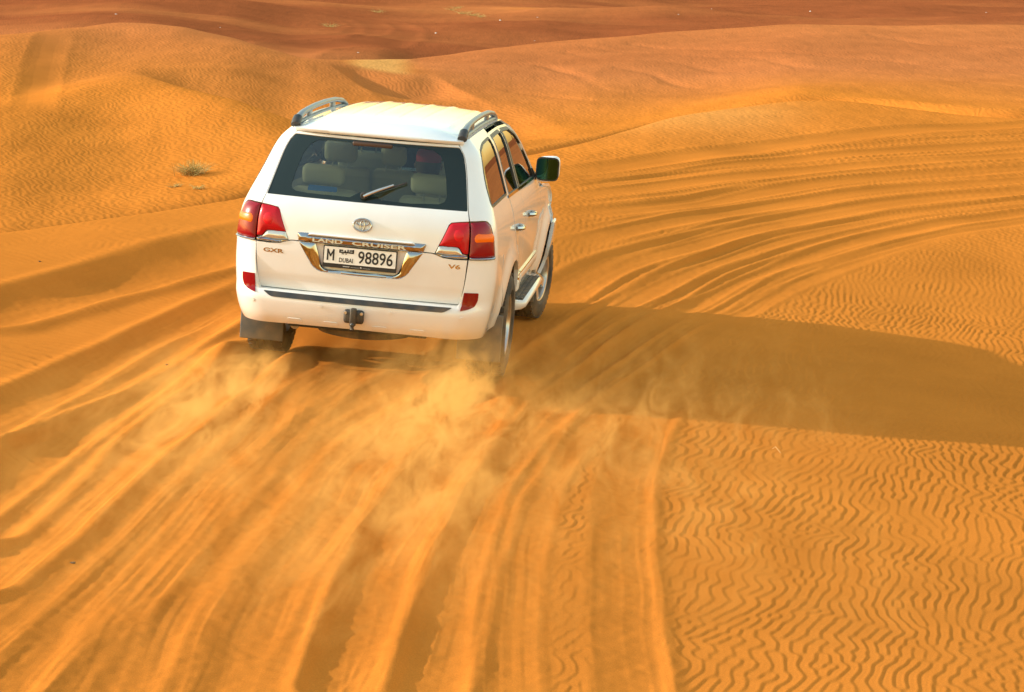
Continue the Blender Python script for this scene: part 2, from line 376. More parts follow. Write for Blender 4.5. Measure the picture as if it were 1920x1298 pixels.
def arcpts(yc, zc, r, a0, a1, n=22):
    return [(yc+r*math.cos(math.radians(a0+(a1-a0)*i/n)), zc+r*math.sin(math.radians(a0+(a1-a0)*i/n))) for i in range(n+1)]
def toU(pts, b=False): return [(float(u_of_y(y, z, b)), z) for y, z in pts]
ZT = 1.83
GAP = .0035
DLO_R = [(1.02, 1.365), (.985, 1.52), (1.00, 1.65), (1.09, 1.735), (1.33, 1.766), (1.80, 1.775)]
lampcut_out = [(.765, 1.268), (.87, 1.275), (.915, 1.272), (.945, 1.245), (.972, 1.156), (.985, 1.03), (.985, 1.005), (.765, 1.0)]
glassLL = (.757, 1.334); glassUL = (.802, 1.775)
for sg in (1, -1):
    mu = (lambda q: q) if sg > 0 else mirror_u
    syf = lambda y, z, s_=sg: SY(y, z, sg=s_)
    # quarter panel with D pillar, quarter window opening and wheel arch
    arc = toU(arcpts(1.22, .42, .452, 150, 28, 20))
    q = [(.985, .985)]+[( .985, 1.03), (.972, 1.156), (.945, 1.245), (.915, 1.272), (.87, 1.276), (.766, 1.270)]+[(.763, 1.334), (.808, 1.78), (.83, ZT)]
    top = [(float(u_of_y(y, ZT)), ZT) for y in np.linspace(.75, 1.42, 6)]
    yl = lambda z: 1.36+.0*(z-1)  # rear door's trailing edge above the arch
    q += top+[(float(u_of_y(1.40, 1.80)), 1.80), (1.775, 1.803)]
    hole = [(1.76, 1.372)]+DLO_R[:-1]+[(1.765, 1.80)]
    # trailing edge of the rear door down to the arch
    q = q[:-1]+[(float(u_of_y(1.385, 1.803)), 1.803), (float(u_of_y(1.30, 1.36)), 1.36), (float(u_of_y(1.33, 1.10)), 1.10), (float(u_of_y(1.40, .98)), .98), (float(u_of_y(1.58, .80)), .80)]
    arc2 = [p for p in toU(arcpts(1.22, .42, .452, 48, 160, 20))]
    q += arc2+[(float(u_of_y(.70, .80)), .80), (float(u_of_y(.68, .985)), .985)]
    hq = [(float(u_of_y(1.22, 1.372)), 1.372)]+DLO_R[:-1]+[(float(u_of_y(1.30, 1.772)), 1.772)]
    hq = rounded(hq, [.02, .05, .08, .10, .10, .15, .02, .02][:len(hq)], 4)
    panel('quarter_panel', mu(q), PAINT, car, holes=[mu(hq)], h=.035, thick=.03)
    # doors, authored in side coordinates (y, z)
    belt = lambda y: 1.366-.012*(y-.5)
    aw = [(1.62, .48), (1.62, .74), (1.45, .965), (1.34, 1.10), (1.308, 1.36), (1.393, 1.803)]
    rd = [(2.02, .48)]+aw+[(2.06, 1.808), (2.0, 1.36)]
    rdw = rounded([(1.352, belt(1.35)), (1.440, 1.762), (1.955, 1.769), (1.90, belt(1.9))], .02)
    rdo = panel('rear_door', inset(rd, GAP), PAINT, car, surf=syf, holes=[rdw], h=.04, thick=.035)
    fdl = [(2.02, .48), (2.0, 1.36), (2.06, 1.808), (2.60, 1.803), (2.80, 1.76), (3.0, 1.64), (3.18, 1.48), (3.32, 1.30), (3.40, 1.22), (3.40, .62), (3.33, .48)]
    fdw = rounded([(2.06, belt(2.06)), (2.10, 1.769), (2.52, 1.762), (2.72, 1.715), (2.92, 1.62), (3.06, 1.47), (3.14, belt(3.14))], .02)
    fdo = panel('front_door', inset(fdl, GAP), PAINT, car, surf=syf, holes=[fdw], h=.04, thick=.035)
    # front wing
    fw_ = [(3.40, .48), (3.40, 1.22), (3.9, 1.205), (4.3, 1.165), (4.50, 1.10), (4.56, .90)]+arcpts(4.07, .42, .452, 50, 188, 20)+[(3.55, .48)]
    panel('front_wing', inset(fw_, GAP), PAINT, car, surf=syf, h=.04, thick=.03)
    # windows
    qw = panel('quarter_window', mu(hq), GLASS_S, car, h=.05, off=-.006, thick=.004); 
    g = panel('window', rdw, GLASS_S, rdo, surf=syf, h=.06, off=-.008, thick=.004); g.parent = rdo
    g = panel('window', fdw, GLASS_S, fdo, surf=syf, h=.06, off=-.008, thick=.004)
    # black window frames and pillars
    for nm, par, fr, sf in (('window_frame', rdo, rdw, syf), ('window_frame', fdo, fdw, syf)):
        panel(nm, inset(fr, -.022), BLACKP, par, surf=sf, holes=[inset(fr, .002)], h=.05, off=.002, thick=.012)
    panel('window_frame', inset(mu(hq), -.012), BLACKP, qw, holes=[inset(mu(hq), .004)], h=.05, off=.002, thick=.012)
    panel('pillar_cover', [(1.965, belt(2.0)), (2.025, 1.775), (2.09, 1.775), (2.045, belt(2.05))], BLACKP, fdo, surf=syf, h=.05, off=.004, thick=.01)
    panel('belt_strip', [(1.24, belt(1.24)-.022), (1.25, belt(1.25)-.002), (3.2, belt(3.2)-.002), (3.22, belt(3.2)-.022)], CHROME, fdo, surf=syf, h=.05, off=.008, thick=.006)
    # handles
    for par, y, z in ((rdo, 1.53, 1.088), (fdo, 2.42, 1.098)):
        P0 = SY(y, z, sg=sg); mb = MB()
        pts = [P0+np.array([sg*(.004+.045*math.sin(math.pi*t)**.5), .20*(t-.5), 0]) for t in np.linspace(0, 1, 9)]
        mb.tube(pts, .016, 8, sy=1.1); mb.build('handle', CHROME, par)
    # side moulding: white strip with a bright edge on the lower doors
    for par, ya, yb in ((rdo, 1.66, 2.0), (fdo, 2.04, 3.36)):
        panel('side_moulding', rounded([(ya, .56), (ya, .66), (yb, .66), (yb, .56)], .02), PAINT, par, surf=syf, h=.05, off=.0, thick=.002, bulge=(.028, .02), hb=.02)
        panel('chrome_strip', [(ya, .660), (ya, .676), (yb, .676), (yb, .660)], CHROME, par, surf=syf, h=.05, off=.012, thick=.014)
    # sill
    panel('sill', [(1.66, .36), (1.60, .474), (3.52, .474), (3.58, .36)], PAINT, car, surf=syf, h=.06, off=-.02, thick=.06)
    # running board
    rb = MB(); xo = .885
    def bx(a): return a*sg
    xs = [(.86, .985)]
    prof = [(.86, .40), (1.015, .40), (1.045, .425), (1.048, .455), (1.03, .472), (.86, .472)]
    st = [(1.72, .80), (1.76, .93), (1.84, 1.0), (3.20, 1.0), (3.36, .95), (3.44, .84)]
    V = []; F = []
    for (yy, k) in st:
        for (x, z) in prof:
            xx = .86+(x-.86)*max(0, (k-.80))/.20 if x > .86 else x
            V.append((sg*xx, yy, z))
    m = len(prof)
    for i in range(len(st)-1):
        for j in range(m): F.append((i*m+j, i*m+(j+1) % m, (i+1)*m+(j+1) % m, (i+1)*m+j))
    F += [tuple(range(m)), tuple((len(st)-1)*m+j for j in range(m))]
    rbo = MB().add(V, F).build('running_board', PAINT, car, deg=50)
    tb = MB(); tb.box(min(sg*.87, sg*1.018), max(sg*.87, sg*1.018), 1.85, 3.20, .4722, .478)
    for i in range(17):
        for j in range(4):
            xa = sg*(.880+.034*j); tb.box(min(xa, xa+sg*.026), max(xa, xa+sg*.026), 1.875+i*.0775, 1.935+i*.0775, .478, .486, .003)
    tb.build('step_tread', TREADM, rbo)
    # exterior mirror
    mm = MB(); mc = (sg*1.018, 3.20, 1.395)
    bm = bmesh.new(); bmesh.ops.create_cube(bm, size=1)
    bmesh.ops.subdivide_edges(bm, edges=bm.edges[:], cuts=5, use_grid_fill=True)
    VV = []
    for v in bm.verts:
        a, b, c = v.co*2
        n3 = (abs(a)**4+abs(b)**3+abs(c)**4)**.25+1e-6
        mx_ = max(abs(a), abs(b), abs(c)); k = mx_/n3
        a, b, c = a*k, b*k, c*k
        dep = .075 if b > 0 else .045
        v.co = (mc[0]+a*.102, mc[1]+b*dep, mc[2]+c*.108+(.012*a*sg))
    bm.verts.index_update(); VV = [tuple(v.co) for v in bm.verts]; FF = [tuple(v.index for v in f.verts) for f in bm.faces]; bm.free()
    mm.add(VV, FF); mo = mm.build('wing_mirror', PAINT, car, deg=80)
    rim = rounded([(mc[0]-.095, mc[2]-.098), (mc[0]+.095, mc[2]-.098), (mc[0]+.095, mc[2]+.100), (mc[0]-.095, mc[2]+.100)], .05, 8)
    fl = lambda a, b, yy=3.153: np.stack([np.asarray(a, float), np.full(np.shape(a), yy)+.02*((np.asarray(a)-mc[0])/.1)**2, np.asarray(b, float)], -1)
    panel('mirror_rim', rim, BLACKP, mo, surf=fl, h=.03, off=.006, thick=.02)
    panel('mirror_glass', inset(rim, .012), MIRRORG, mo, surf=fl, h=.03, off=.010, thick=.003)
    ma = MB(); ma.tube([(sg*.885, 3.25, 1.315), (sg*.93, 3.24, 1.318), (sg*1.0, 3.22, 1.33)], [.045, .036, .03], 10, sy=.7); ma.build('mirror_arm', BLACKP, mo)
    panel('mirror_base', [(3.16, 1.335), (3.14, 1.40), (3.30, 1.335)], BLACKP, mo, surf=syf, h=.04, off=.012, thick=.02)
    # tail lamps: outer piece on the wing, inner piece on the tailgate
    out_ = rounded([(.768, 1.018), (.768, 1.262), (.90, 1.271), (.94, 1.243), (.968, 1.156), (.979, 1.034), (.979, 1.022)], [.004, .006, .02, .02, .02, .006, .006], 3)
    lo = panel('outer_tail_lamp', mu(out_), REDD, car, h=.022, off=-.004, thick=.03, bulge=(.018, .018), hb=.012)
    lo['label'] = 'outer red tail lamp piece wrapping the rear wing with an amber turn signal'
    am = rounded([(.800, 1.120), (.792, 1.16), (.812, 1.190), (.955, 1.187), (.962, 1.125)], .03, 4)
    panel('turn_signal', mu(am), AMBER, lo, h=.02, off=.010, thick=.006, bulge=(.008, .01), hb=.01)
    panel('lamp_trim', mu(rounded([(.768, 1.002), (.768, 1.019), (.981, 1.019), (.984, 1.006), (.93, 1.0)], .004, 2)), CHROME, lo, h=.03, off=0, thick=.02, bulge=(.018, .006), hb=.01)
    inn = rounded([(.757, 1.040), (.757, 1.262), (.70, 1.258), (.632, 1.249), (.612, 1.232), (.548, 1.084), (.690, 1.084), (.722, 1.040)], [.004, .006, 0, .012, .02, .006, .012, .01], 3)
    li = panel('inner_tail_lamp', mu(inn), REDL, car, h=.022, off=-.004, thick=.03, bulge=(.018, .018), hb=.012)
    li['label'] = 'inner red tail lamp piece on the tailgate with clear reversing lamp'
    rv = rounded([(.755, 1.030), (.716, 1.037), (.684, 1.081), (.547, 1.081), (.528, 1.030), (.60, 1.022)], [.004, .004, .012, .005, .006, .004], 3)
    panel('reversing_lamp', mu(rv), CLEARL, li, h=.02, off=-.004, thick=.03, bulge=(.014, .014), hb=.012)
    panel('lamp_trim', mu([(.757, 1.004), (.757, 1.029), (.60, 1.021), (.52, 1.029), (.535, 1.016), (.585, 1.006), (.66, 1.001)]), CHROME, li, h=.03, off=0, thick=.02, bulge=(.016, .006), hb=.01)
    cc = [(.682+.036*math.cos(t), 1.165+.042*math.sin(t)) for t in np.linspace(0, 2*math.pi, 20)[:-1]]
    panel('brake_lens', mu(cc), REDB, li, h=.015, off=.012, thick=.004, bulge=(.006, .012), hb=.01)
    # mudflaps behind the rear wheels, wheel housings
    fb = MB(); fb.box(min(sg*.655, sg*.985), max(sg*.655, sg*.985), .715, .735, .165, .52, .008); fb.build('mudflap', FLAPM, car)
    fb = MB(); fb.box(min(sg*.70, sg*.96), max(sg*.70, sg*.96), 3.52, 3.535, .20, .46, .006); fb.build('mudflap', FLAPM, car)
    for yc in (1.22, 4.07):
        V = []; F = []
        a = np.linspace(-12, 192, 24)
        for t in a:
            for xx in (.50, .955):
                V.append((sg*xx, yc+.475*math.cos(math.radians(t)), .42+.475*math.sin(math.radians(t))))
        for i in range(len(a)-1): F.append((2*i, 2*i+1, 2*i+3, 2*i+2))
        n0 = len(V); V.append((sg*.50, yc, .42))
        for i in range(len(a)-1): F.append((2*i, 2*i+2, n0))
        MB().add(V, F).build('wheel_housing', DARK, car)
    # roof rail
    rl = MB(); z0 = 1.885
    yy = np.array([.50, .54, .62, .74, .92, 1.2, 1.6, 2.0, 2.3, 2.42, 2.50]); hz = np.array([0, .03, .052, .066, .072, .076, .076, .07, .05, .025, 0])
    def roofz(x, y): return ZT+float(arch(y, 1.83))+.075*(1-min(1, (abs(x)/.66))**3.2)
    rl.tube([(sg*.612, y_, roofz(.612, y_)+h_-.006) for y_, h_ in zip(yy, hz)], [.033, .031, .027, .025, .024, .024, .024, .024, .025, .027, .027], 12, sx=1.0, sy=.8)
    for y_ in (.98, 1.9):
        rl.box(min(sg*.597, sg*.627), max(sg*.597, sg*.627), y_-.05, y_+.05, roofz(.612, y_)-.01, roofz(.612, y_)+.072, .008)
    rl.tube([(sg*.612, y_, roofz(.612, y_)+.004) for y_ in (.58, 1.0, 1.4, 1.8, 2.2, 2.44)], [.022]*6, 8, sx=1.0, sy=.6)
    ro = rl.build('roof_rail', RAILM, car, deg=60)
    rl = MB(); rl.tube([(sg*.61, .485, roofz(.61, .485)-.006), (sg*.612, .515, roofz(.612, .515)+.018), (sg*.612, .56, roofz(.612, .56)+.040)], [.036, .036, .0335], 12, sx=1.0, sy=.85); rl.build('rail_foot', BLACKP, ro, deg=60)

# rear bumper: one wrap-round piece with a flat step and raised corners
bt = [(-.748, .664), (.748, .664)]
rgt = [(.765, .70), (.765, .997), (.98, .997)]+[(float(u_of_y(y, .985, True)), .985) for y in (.45, .64)]+[(float(u_of_y(.69, .84, True)), .84)]+[(float(u_of_y(.745, .60, True)), .60), (float(u_of_y(.74, .44, True)), .44)]
bot = [(1.10, .405), (.80, .415), (.5, .425), (0, .43)]
lft = [(-a, b) for a, b in reversed(rgt+bot[:-1])]
bump = bt+rgt+bot+lft
SB = lambda u, z: S(u, z, True)
def boff(u, z): return .010*np.exp(-((z-.64)/.035)**2)*(np.abs(u) < .95)
bo = panel('rear_bumper', bump, PAINT, car, surf=SB, h=.032, thick=.055, off=0.0, bevel=.008, hb=.03)
def ledge(a, t):   # step surface between bumper edge and tailgate
    a = np.asarray(a, float); t = np.asarray(t, float); P0 = S(a, .664+0*a, True); return P0+np.stack([0*a, t, .006*np.sin(np.clip(t/.12, 0, 1)*math.pi)], -1)
panel('bumper_step', [(-.75, .0), (.75, .0), (.75, .16), (-.75, .16)], PAINT, bo, surf=ledge, h=.03, thick=.01, off=-.004)
panel('step_pad', rounded([(-.66, .616), (.66, .616), (.715, .650), (-.715, .650)], [.02, .02, .006, .006]), BLACKP, bo, surf=SB, h=.02, thick=.006, off=.005)
for sg in (1, -1):
    rf = rounded([(.772, .765), (.864, .764), (.868, .708), (.850, .654), (.775, .634)], [.004, .008, .02, .02, .004], 3)
    panel('reflector', rf if sg > 0 else mirror_u(rf), REFL, bo, surf=SB, h=.02, off=.008, thick=.01, hb=.015)
    for u_ in (.27, .80):
        c_ = [(sg*u_+.013*math.cos(t), .58+.013*math.sin(t)) for t in np.linspace(0, 2*math.pi, 13)[:-1]]
        panel('parking_sensor', c_, PAINT, bo, surf=SB, h=.02, off=.004, thick=.006)
    for u_ in (.20, .50):
        r_ = rounded([(sg*u_-.06, .446), (sg*u_+.06, .446), (sg*u_+.055, .472), (sg*u_-.055, .472)], .01, 3)
        panel('tow_cover', r_, PAINT, bo, surf=SB, h=.03, off=.0035, thick=.006)
# tow hitch
ht = MB(); ht.box(-.078, .068, -.045, .0, .485, .585, .022); ho = ht.build('tow_hitch', BLACKP, car)
ht = MB(); ht.box(-.026, .016, -.08, -.03, .47, .60, .010); ht.tube([(-.005, -.06, .50), (-.005, -.075, .48), (-.005, -.075, .45)], .016, 10); ht.build('hitch_hook', BLACKP, ho)
for x_ in (-.062, .052): MB().lathe([(-.052, .0), (-.052, .010), (-.045, .012)], 10, 'y', (x_, 0, .562)).build('hitch_bolt', SILVER, ho)

# tailgate: upper leaf with the rear window, lower leaf with number plate recess
up = [(-.50, 1.031), (.50, 1.031), (.522, 1.028), (.545, 1.084), (.610, 1.234), (.630, 1.252), (.70, 1.262), (.757, 1.268), (.757, 1.334), (.800, 1.785), (.80, 1.80), (-.80, 1.80), (-.800, 1.785), (-.757, 1.334), (-.757, 1.268), (-.70, 1.262), (-.630, 1.252), (-.610, 1.234), (-.545, 1.084), (-.522, 1.028)]
gl = rounded([(-.752, 1.337), (.752, 1.337), (.796, 1.782), (-.796, 1.782)], .012)
PR = [(-.365, 1.08), (.365, 1.08), (.33, 1.031), (-.33, 1.031)]
tg = panel('tailgate', up, PAINT, car, holes=[inset(gl, -.002)], h=.03, thick=.03)
clr = [(-.605, 1.428), (-.59, 1.395), (-.551, 1.376), (-.457, 1.368), (-.125, 1.368), (-.10, 1.385), (-.062, 1.408), (.027, 1.405), (.075, 1.385), (.111, 1.366), (.325, 1.360), (.545, 1.372), (.59, 1.39), (.61, 1.432), (.612, 1.55), (.60, 1.68), (.585, 1.725), (.535, 1.757), (.417, 1.768), (.14, 1.768), (.12, 1.752), (-.12, 1.752), (-.14, 1.768), (-.417, 1.768), (-.535, 1.760), (-.585, 1.725), (-.606, 1.66), (-.612, 1.55)]
wb = panel('rear_window', clr, GLASS_R, tg, h=.05, off=-.006, thick=.004)
panel('window_border', gl, FRIT, tg, holes=[inset(clr, .003)], h=.04, off=-.005, thick=.005)
# third brake lamp behind the glass top edge
bl = MB(); P0 = S(-.02, 1.755); bl.box(-.165, .125, P0[1]+.0, P0[1]+.05, P0[2]-.016, P0[2]+.016, .008); bl.build('high_brake_lamp', mat('brake_lamp_smoked', (.06, .03, .022), .35), tg)
# spoiler over the rear window
def spoiler():
    V = []; F = []; xs = np.linspace(-1, 1, 49)
    for a in xs:
        x = a*.622; e4 = abs(a)**6; yb = .60+.07*a*a; yl = .372+.045*a*a+.05*e4; zt_ = roofz(x, .60)+.003; zl = 1.801-.004*a*a
        zt_ = zt_*(1-e4)+(ZT-.018)*e4
        top = [(yb+(yl-yb)*t, zt_+(zl-zt_)*t**2.2) for t in (0, .25, .5, .7, .85, .95, 1.0)]
        pr = top+[(yl+.004, zl-.016), (yl+.02, zl-.024), (yb-.10, zl-.018), (yb, zl-.015)]
        V += [(x, p[0], p[1]) for p in pr]
    m = 11
    for i in range(len(xs)-1):
        for j in range(m): F.append((i*m+j, i*m+(j+1) % m, (i+1)*m+(j+1) % m, (i+1)*m+j))
    F += [tuple(range(m)), tuple((len(xs)-1)*m+j for j in range(m))]
    return MB().add(V, F).build('rear_spoiler', PAINT, tg, deg=70)
spoiler()
lw = [(-.50, 1.024), (.50, 1.024), (.522, 1.020), (.585, .999), (.66, .993), (.757, .996), (.757, .669), (-.757, .669), (-.757, .996), (-.66, .993), (-.585, .999), (-.522, 1.020)]
def toff(u, z):    # pressed relief of the lower leaf: a swage above the bottom edge
    return .012*np.clip((z-.735)/.035, 0, 1)-.010+.0*u
rec = rounded([(-.329, 1.0235), (-.283, .865), (-.255, .838), (.255, .838), (.286, .865), (.325, 1.0235)], [0, .03, .03, .03, .03, 0], 4)
lt = panel('lower_tailgate', lw, PAINT, car, holes=[rec[:]], h=.028, thick=.04, off=toff)
panel('plate_recess', inset(rec, -.012), PAINT, lt, h=.04, off=-.020, thick=.01)
# chrome garnish round the plate
gu = rounded([(-.464, 1.089), (-.380, 1.092), (-.368, 1.082), (0, 1.080), (.362, 1.080), (.382, 1.088), (.462, 1.088), (.446, 1.028), (-.450, 1.028)], [.012, .006, .006, 0, .006, .006, .012, .006, .006], 3)
gar = panel('chrome_garnish', gu, CHROME, car, h=.02, off=.004, thick=.006, bulge=(.028, .020), hb=.012)
panel('garnish_ledge', rounded([(-.385, 1.078), (.385, 1.078), (.365, 1.094), (-.365, 1.094)], .005, 2), PAINT, gar, h=.03, off=.020, thick=.02, bulge=(.012, .006), hb=.015)
place_text('garnish_lettering', 'LAND', (-.232, 1.0500), .036, LETT, gar, off=.042, ext=.003, bold=.0010, width=.215)
place_text('garnish_lettering', 'CRUISER', (.135, 1.0500), .036, LETT, gar, off=.042, ext=.003, bold=.0010, width=.385)
gl1 = [(-.452, 1.0245), (-.327, 1.0245), (-.281, .867), (-.252, .840), (.254, .840), (.284, .867), (.327, 1.0245), (.447, 1.0245), (.345, .852), (.296, .815), (.0, .809), (-.300, .818), (-.350, .852)]
panel('garnish_surround', rounded(gl1, [.004, .004, .03, .03, .03, .03, .004, .004, .05, .05, 0, .05, .05], 4), CHROME, gar, h=.02, off=.0, thick=.02, bulge=(.018, .018), hb=.012)
# number plate on its holder, tilted with the tailgate
pO = S(0, .942)+np.array([0, -.012, 0]); px_ = np.array([1, 0, 0.]); pn = np.array([0, -1, .06]); pn /= np.linalg.norm(pn); py_ = np.cross(pn, px_)*1.0
if py_[2] < 0: py_ = -py_
def flatP(a, b): a = np.asarray(a, float)[..., None]; b = np.asarray(b, float)[..., None]; return pO+a*px_+b*py_
hold = rounded([(-.266, -.078), (.266, -.078), (.266, .078), (-.266, .078)], .008, 3)
lp = panel('number_plate', hold, BLACKM, car, surf=flatP, h=.1, off=.0, thick=.012)
panel('plate_face', rounded([(-.258, -.048), (.258, -.048), (.258, .070), (-.258, .070)], .006, 3), PLATEW, lp, surf=flatP, h=.1, off=.003, thick=.003)
fr_ = lambda a, b: (flatP(a, b), px_, py_, pn)
place_text('plate_digits', '98896', None, .122, BLACKM, lp, off=.0035, ext=.0008, bold=.0016, flat=fr_(.112, .011), width=.250)
place_text('plate_name', 'DUBAI', None, .044, BLACKM, lp, off=.0035, ext=.0008, bold=.0006, flat=fr_(-.098, -.020), width=.100)
place_text('holder_print', 'www ............ & ...........', None, .014, GREYT, lp, off=.001, ext=.0005, bold=.0004, flat=fr_(-.02, -.063), width=.20)
# the emirate's name in Arabic strokes
st_ = MB()
def stroke(pts, w=.0055):
    for (a, b), (c_, d_) in zip(pts[:-1], pts[1:]):
        A = np.array([a, b]); B = np.array([c_, d_]); t = (B-A)/np.linalg.norm(B-A); n_ = np.array([-t[1], t[0]])*w; A = A-t*w; B = B+t*w
        q = [A+n_, A-n_, B-n_, B+n_]; Vs = [flatP(p[0], p[1])+pn*.0045 for p in q]+[flatP(p[0], p[1])+pn*.003 for p in q]
        st_.add(Vs, [(0, 1, 2, 3), (4, 7, 6, 5), (0, 4, 5, 1), (1, 5, 6, 2), (2, 6, 7, 3), (3, 7, 4, 0)])
for a_ in (-.232, -.190): stroke([(a_, -.022), (a_, .046)], .0058)
stroke([(-.232, .046), (-.211, .006), (-.190, .046)], .0052)
X0, Y0 = -.098, .040
stroke([(X0+.048, Y0+.014), (X0+.048, Y0-.004), (X0+.022, Y0-.004)]); stroke([(X0+.046, Y0+.012), (X0+.026, Y0+.010)])
stroke([(X0+.010, Y0+.012), (X0+.010, Y0-.004), (X0-.048, Y0-.004), (X0-.048, Y0+.010), (X0-.030, Y0+.010)], .005)
stroke([(X0-.010, Y0+.006), (X0-.010, Y0-.004)]); stroke([(X0-.004, Y0-.015), (X0-.001, Y0-.015)], .003); stroke([(X0-.032, Y0-.015), (X0-.029, Y0-.015)], .003); stroke([(X0-.024, Y0-.015), (X0-.021, Y0-.015)], .003)
st_.build('plate_script', BLACKM, lp, smooth=False)
place_text('plate_name', 'UAE', None, .016, BLACKM, lp, off=.0035, ext=.0006, flat=fr_(-.170, .022), width=.022).hide_render = False
bpy.data.objects.remove([o for o in lp.children if o.name.startswith('plate_name')][-1])
# badges
lg = MB()
def ell(cu_, cz, a, b, r, n=40):
    P = []
    for t in np.linspace(0, 2*math.pi, n+1)[:-1]:
        u_, z_ = cu_+a*math.cos(t), cz+b*math.sin(t); p = S(u_, z_); P.append(p+np.array([0, -.008, .001]))
    P.append(P[0]); P.append(P[1]); return P
lg.tube(ell(0, 1.181, .064, .044, 0), .0068, 8, cap=False); lg.tube(ell(0, 1.197, .044, .0185, 0), .0048, 8, cap=False); lg.tube(ell(0, 1.178, .0155, .037, 0), .0046, 8, cap=False)
eb = lg.build('tailgate_emblem', CHROME, tg, deg=80)
place_text('badge_lettering', 'GXR', (-.632, .942), .040, GOLDB, lt, off=.001, ext=.003, bold=.001, width=.150)
place_text('badge_lettering', 'V6', (.672, .944), .042, GOLDB, lt, off=.001, ext=.003, bold=.001, width=.088)
# wiper
wp = MB(); A = S(-.02, 1.388); B = S(.20, 1.487)
wp.lathe([(-.035, 0), (-.035, .020), (-.02, .026), (.0, .03)], 14, 'y', (A[0], A[1]-.002, A[2])); wo_ = wp.build('rear_wiper', BLACKP, car)
wp = MB(); wp.tube([A+np.array([0, -.03, 0]), (A+B)/2+np.array([0, -.05, .004]), B+np.array([0, -.035, 0])], [.012, .010, .007], 8); wp.build('wiper_arm', SILVER, wo_)
wp = MB(); C0, C1 = S(.05, 1.408), S(.30, 1.50)
wp.tube([S(-.06+.36*t, 1.375+.135*t)+np.array([0, -.014, 0]) for t in np.linspace(.2, 1, 6)], .0065, 6); wp.build('wiper_blade', BLACKP, wo_)
# sticker inside the glass
sk = panel('window_sticker', rounded([(-.471, 1.437), (-.243, 1.437), (-.237, 1.400), (-.466, 1.396)], .01), BLUES, tg, h=.05, off=-.013, thick=.001)
place_text('sticker_lettering', 'ADVENTURE', (-.355, 1.418), .026, BLUET, tg, off=-.0125, ext=.0003, width=.19)
bpy.data.objects.remove([o for o in tg.children if o.name.startswith('sticker_lettering')][0])

# roof: crowned sheet with pressed ribs
def roof_sheet():
    n = 140; uu = np.concatenate([np.linspace(-.80, .80, 61), np.linspace(.80, 1.05, 14)[1:]])
    ring = [S(u_, ZT) for u_ in uu]
    y_end = 2.62
    side = [SY(y_, ZT) for y_ in np.linspace(ring[-1][1]+.04, y_end, 44)]
    front = [SF(u_, ZT) for u_ in np.linspace(1.05, -1.05, 50)]
    sideL = [SY(y_, ZT, sg=-1) for y_ in np.linspace(y_end, ring[-1][1]+.04, 44)]
    left = [S(u_, ZT) for u_ in np.linspace(-1.05, -.80, 14)[:-1]]
    ring = np.array(ring+side+front+sideL+left); m = len(ring)
    es = np.concatenate([np.linspace(1, .80, 12), np.linspace(.80, .02, 40)[1:]]); V = []; F = []
    cx, cy_ = 0, 1.75
    for e_ in es:
        # pull in by equal distance rather than by scale, so the edge roll is even all round
        x = ring[:, 0]*e_; y = cy_+(ring[:, 1]-cy_)*(1-(1-e_)*.62) if e_ > .0 else 0
        k = np.clip(np.abs(x)/.66, 0, 1); ky = np.clip(np.abs(y-1.72)/1.35, 0, 1)
        cr = (1-k**3.2)*(1-ky**7)
        z = ZT+arch(y, 1.83)+.075*cr*np.clip((1-e_)*9, 0, 1)**.7 if e_ < 1 else ZT+arch(y, 1.83)
        rib = sum(np.exp(-((x-c_)/.018)**2) for c_ in (-.46, -.26, -.09, .09, .26, .46))*np.clip((y-.72)/.10, 0, 1)*np.clip((2.75-y)/.1, 0, 1)
        z = z+.0045*rib*(np.abs(x) < .53)
        V += list(zip(x, y, z))
    for i in range(len(es)-1):
        for j in range(m): F.append((i*m+j, i*m+(j+1) % m, (i+1)*m+(j+1) % m, (i+1)*m+j))
    # closing strip along the roof's centre line
    l = (len(es)-1)*m; F.append(tuple(l+j for j in range(m)))
    return MB().add(V, F).build('roof', PAINT, car, deg=60)
roof_sheet()
# headliner
hl = MB(); hl.box(-.60, .60, .62, 2.8, 1.775, 1.785); hl.build('headliner', BEIGED, car)
# bonnet, windscreen, front end
SFw = lambda u, z: SF(u, z)
panel('windscreen', rounded([(-.78, 1.22), (.78, 1.22), (.78, 1.79), (-.78, 1.79)], .03), GLASS_F, car, surf=SFw, h=.06, off=-.004, thick=.005)
panel('windscreen_frame', [(-.98, 1.19), (.98, 1.19), (.98, 1.83), (-.98, 1.83)], PAINT, car, surf=SFw, holes=[rounded([(-.78, 1.22), (.78, 1.22), (.78, 1.79), (-.78, 1.79)], .03)], h=.06, thick=.02)
panel('bonnet', [(-.80, .99), (.80, .99), (.80, 1.20), (-.80, 1.20)], PAINT, car, surf=SFw, h=.02, thick=.02)
panel('front_bumper', [(-1.30, .40), (1.30, .40), (1.38, .62), (1.30, .84), (-1.30, .84), (-1.38, .62)], PAINT, car, surf=SFw, h=.06, thick=.03)
panel('grille', [(-.50, .845), (.50, .845), (.50, .985), (-.50, .985)], CHROME, car, surf=SFw, h=.06, thick=.02, off=.01)
for sg in (1, -1):
    panel('headlamp', [(sg*.505, .845), (sg*.505, .985), (sg*1.30, .985), (sg*1.38, .845)], CLEARL, car, surf=SFw, h=.05, thick=.02, off=.004)
    panel('wing_top', [(sg*.805, .99), (sg*.805, 1.20), (sg*1.03, 1.20), (sg*1.03, .99)], PAINT, car, surf=SFw, h=.03, thick=.02)
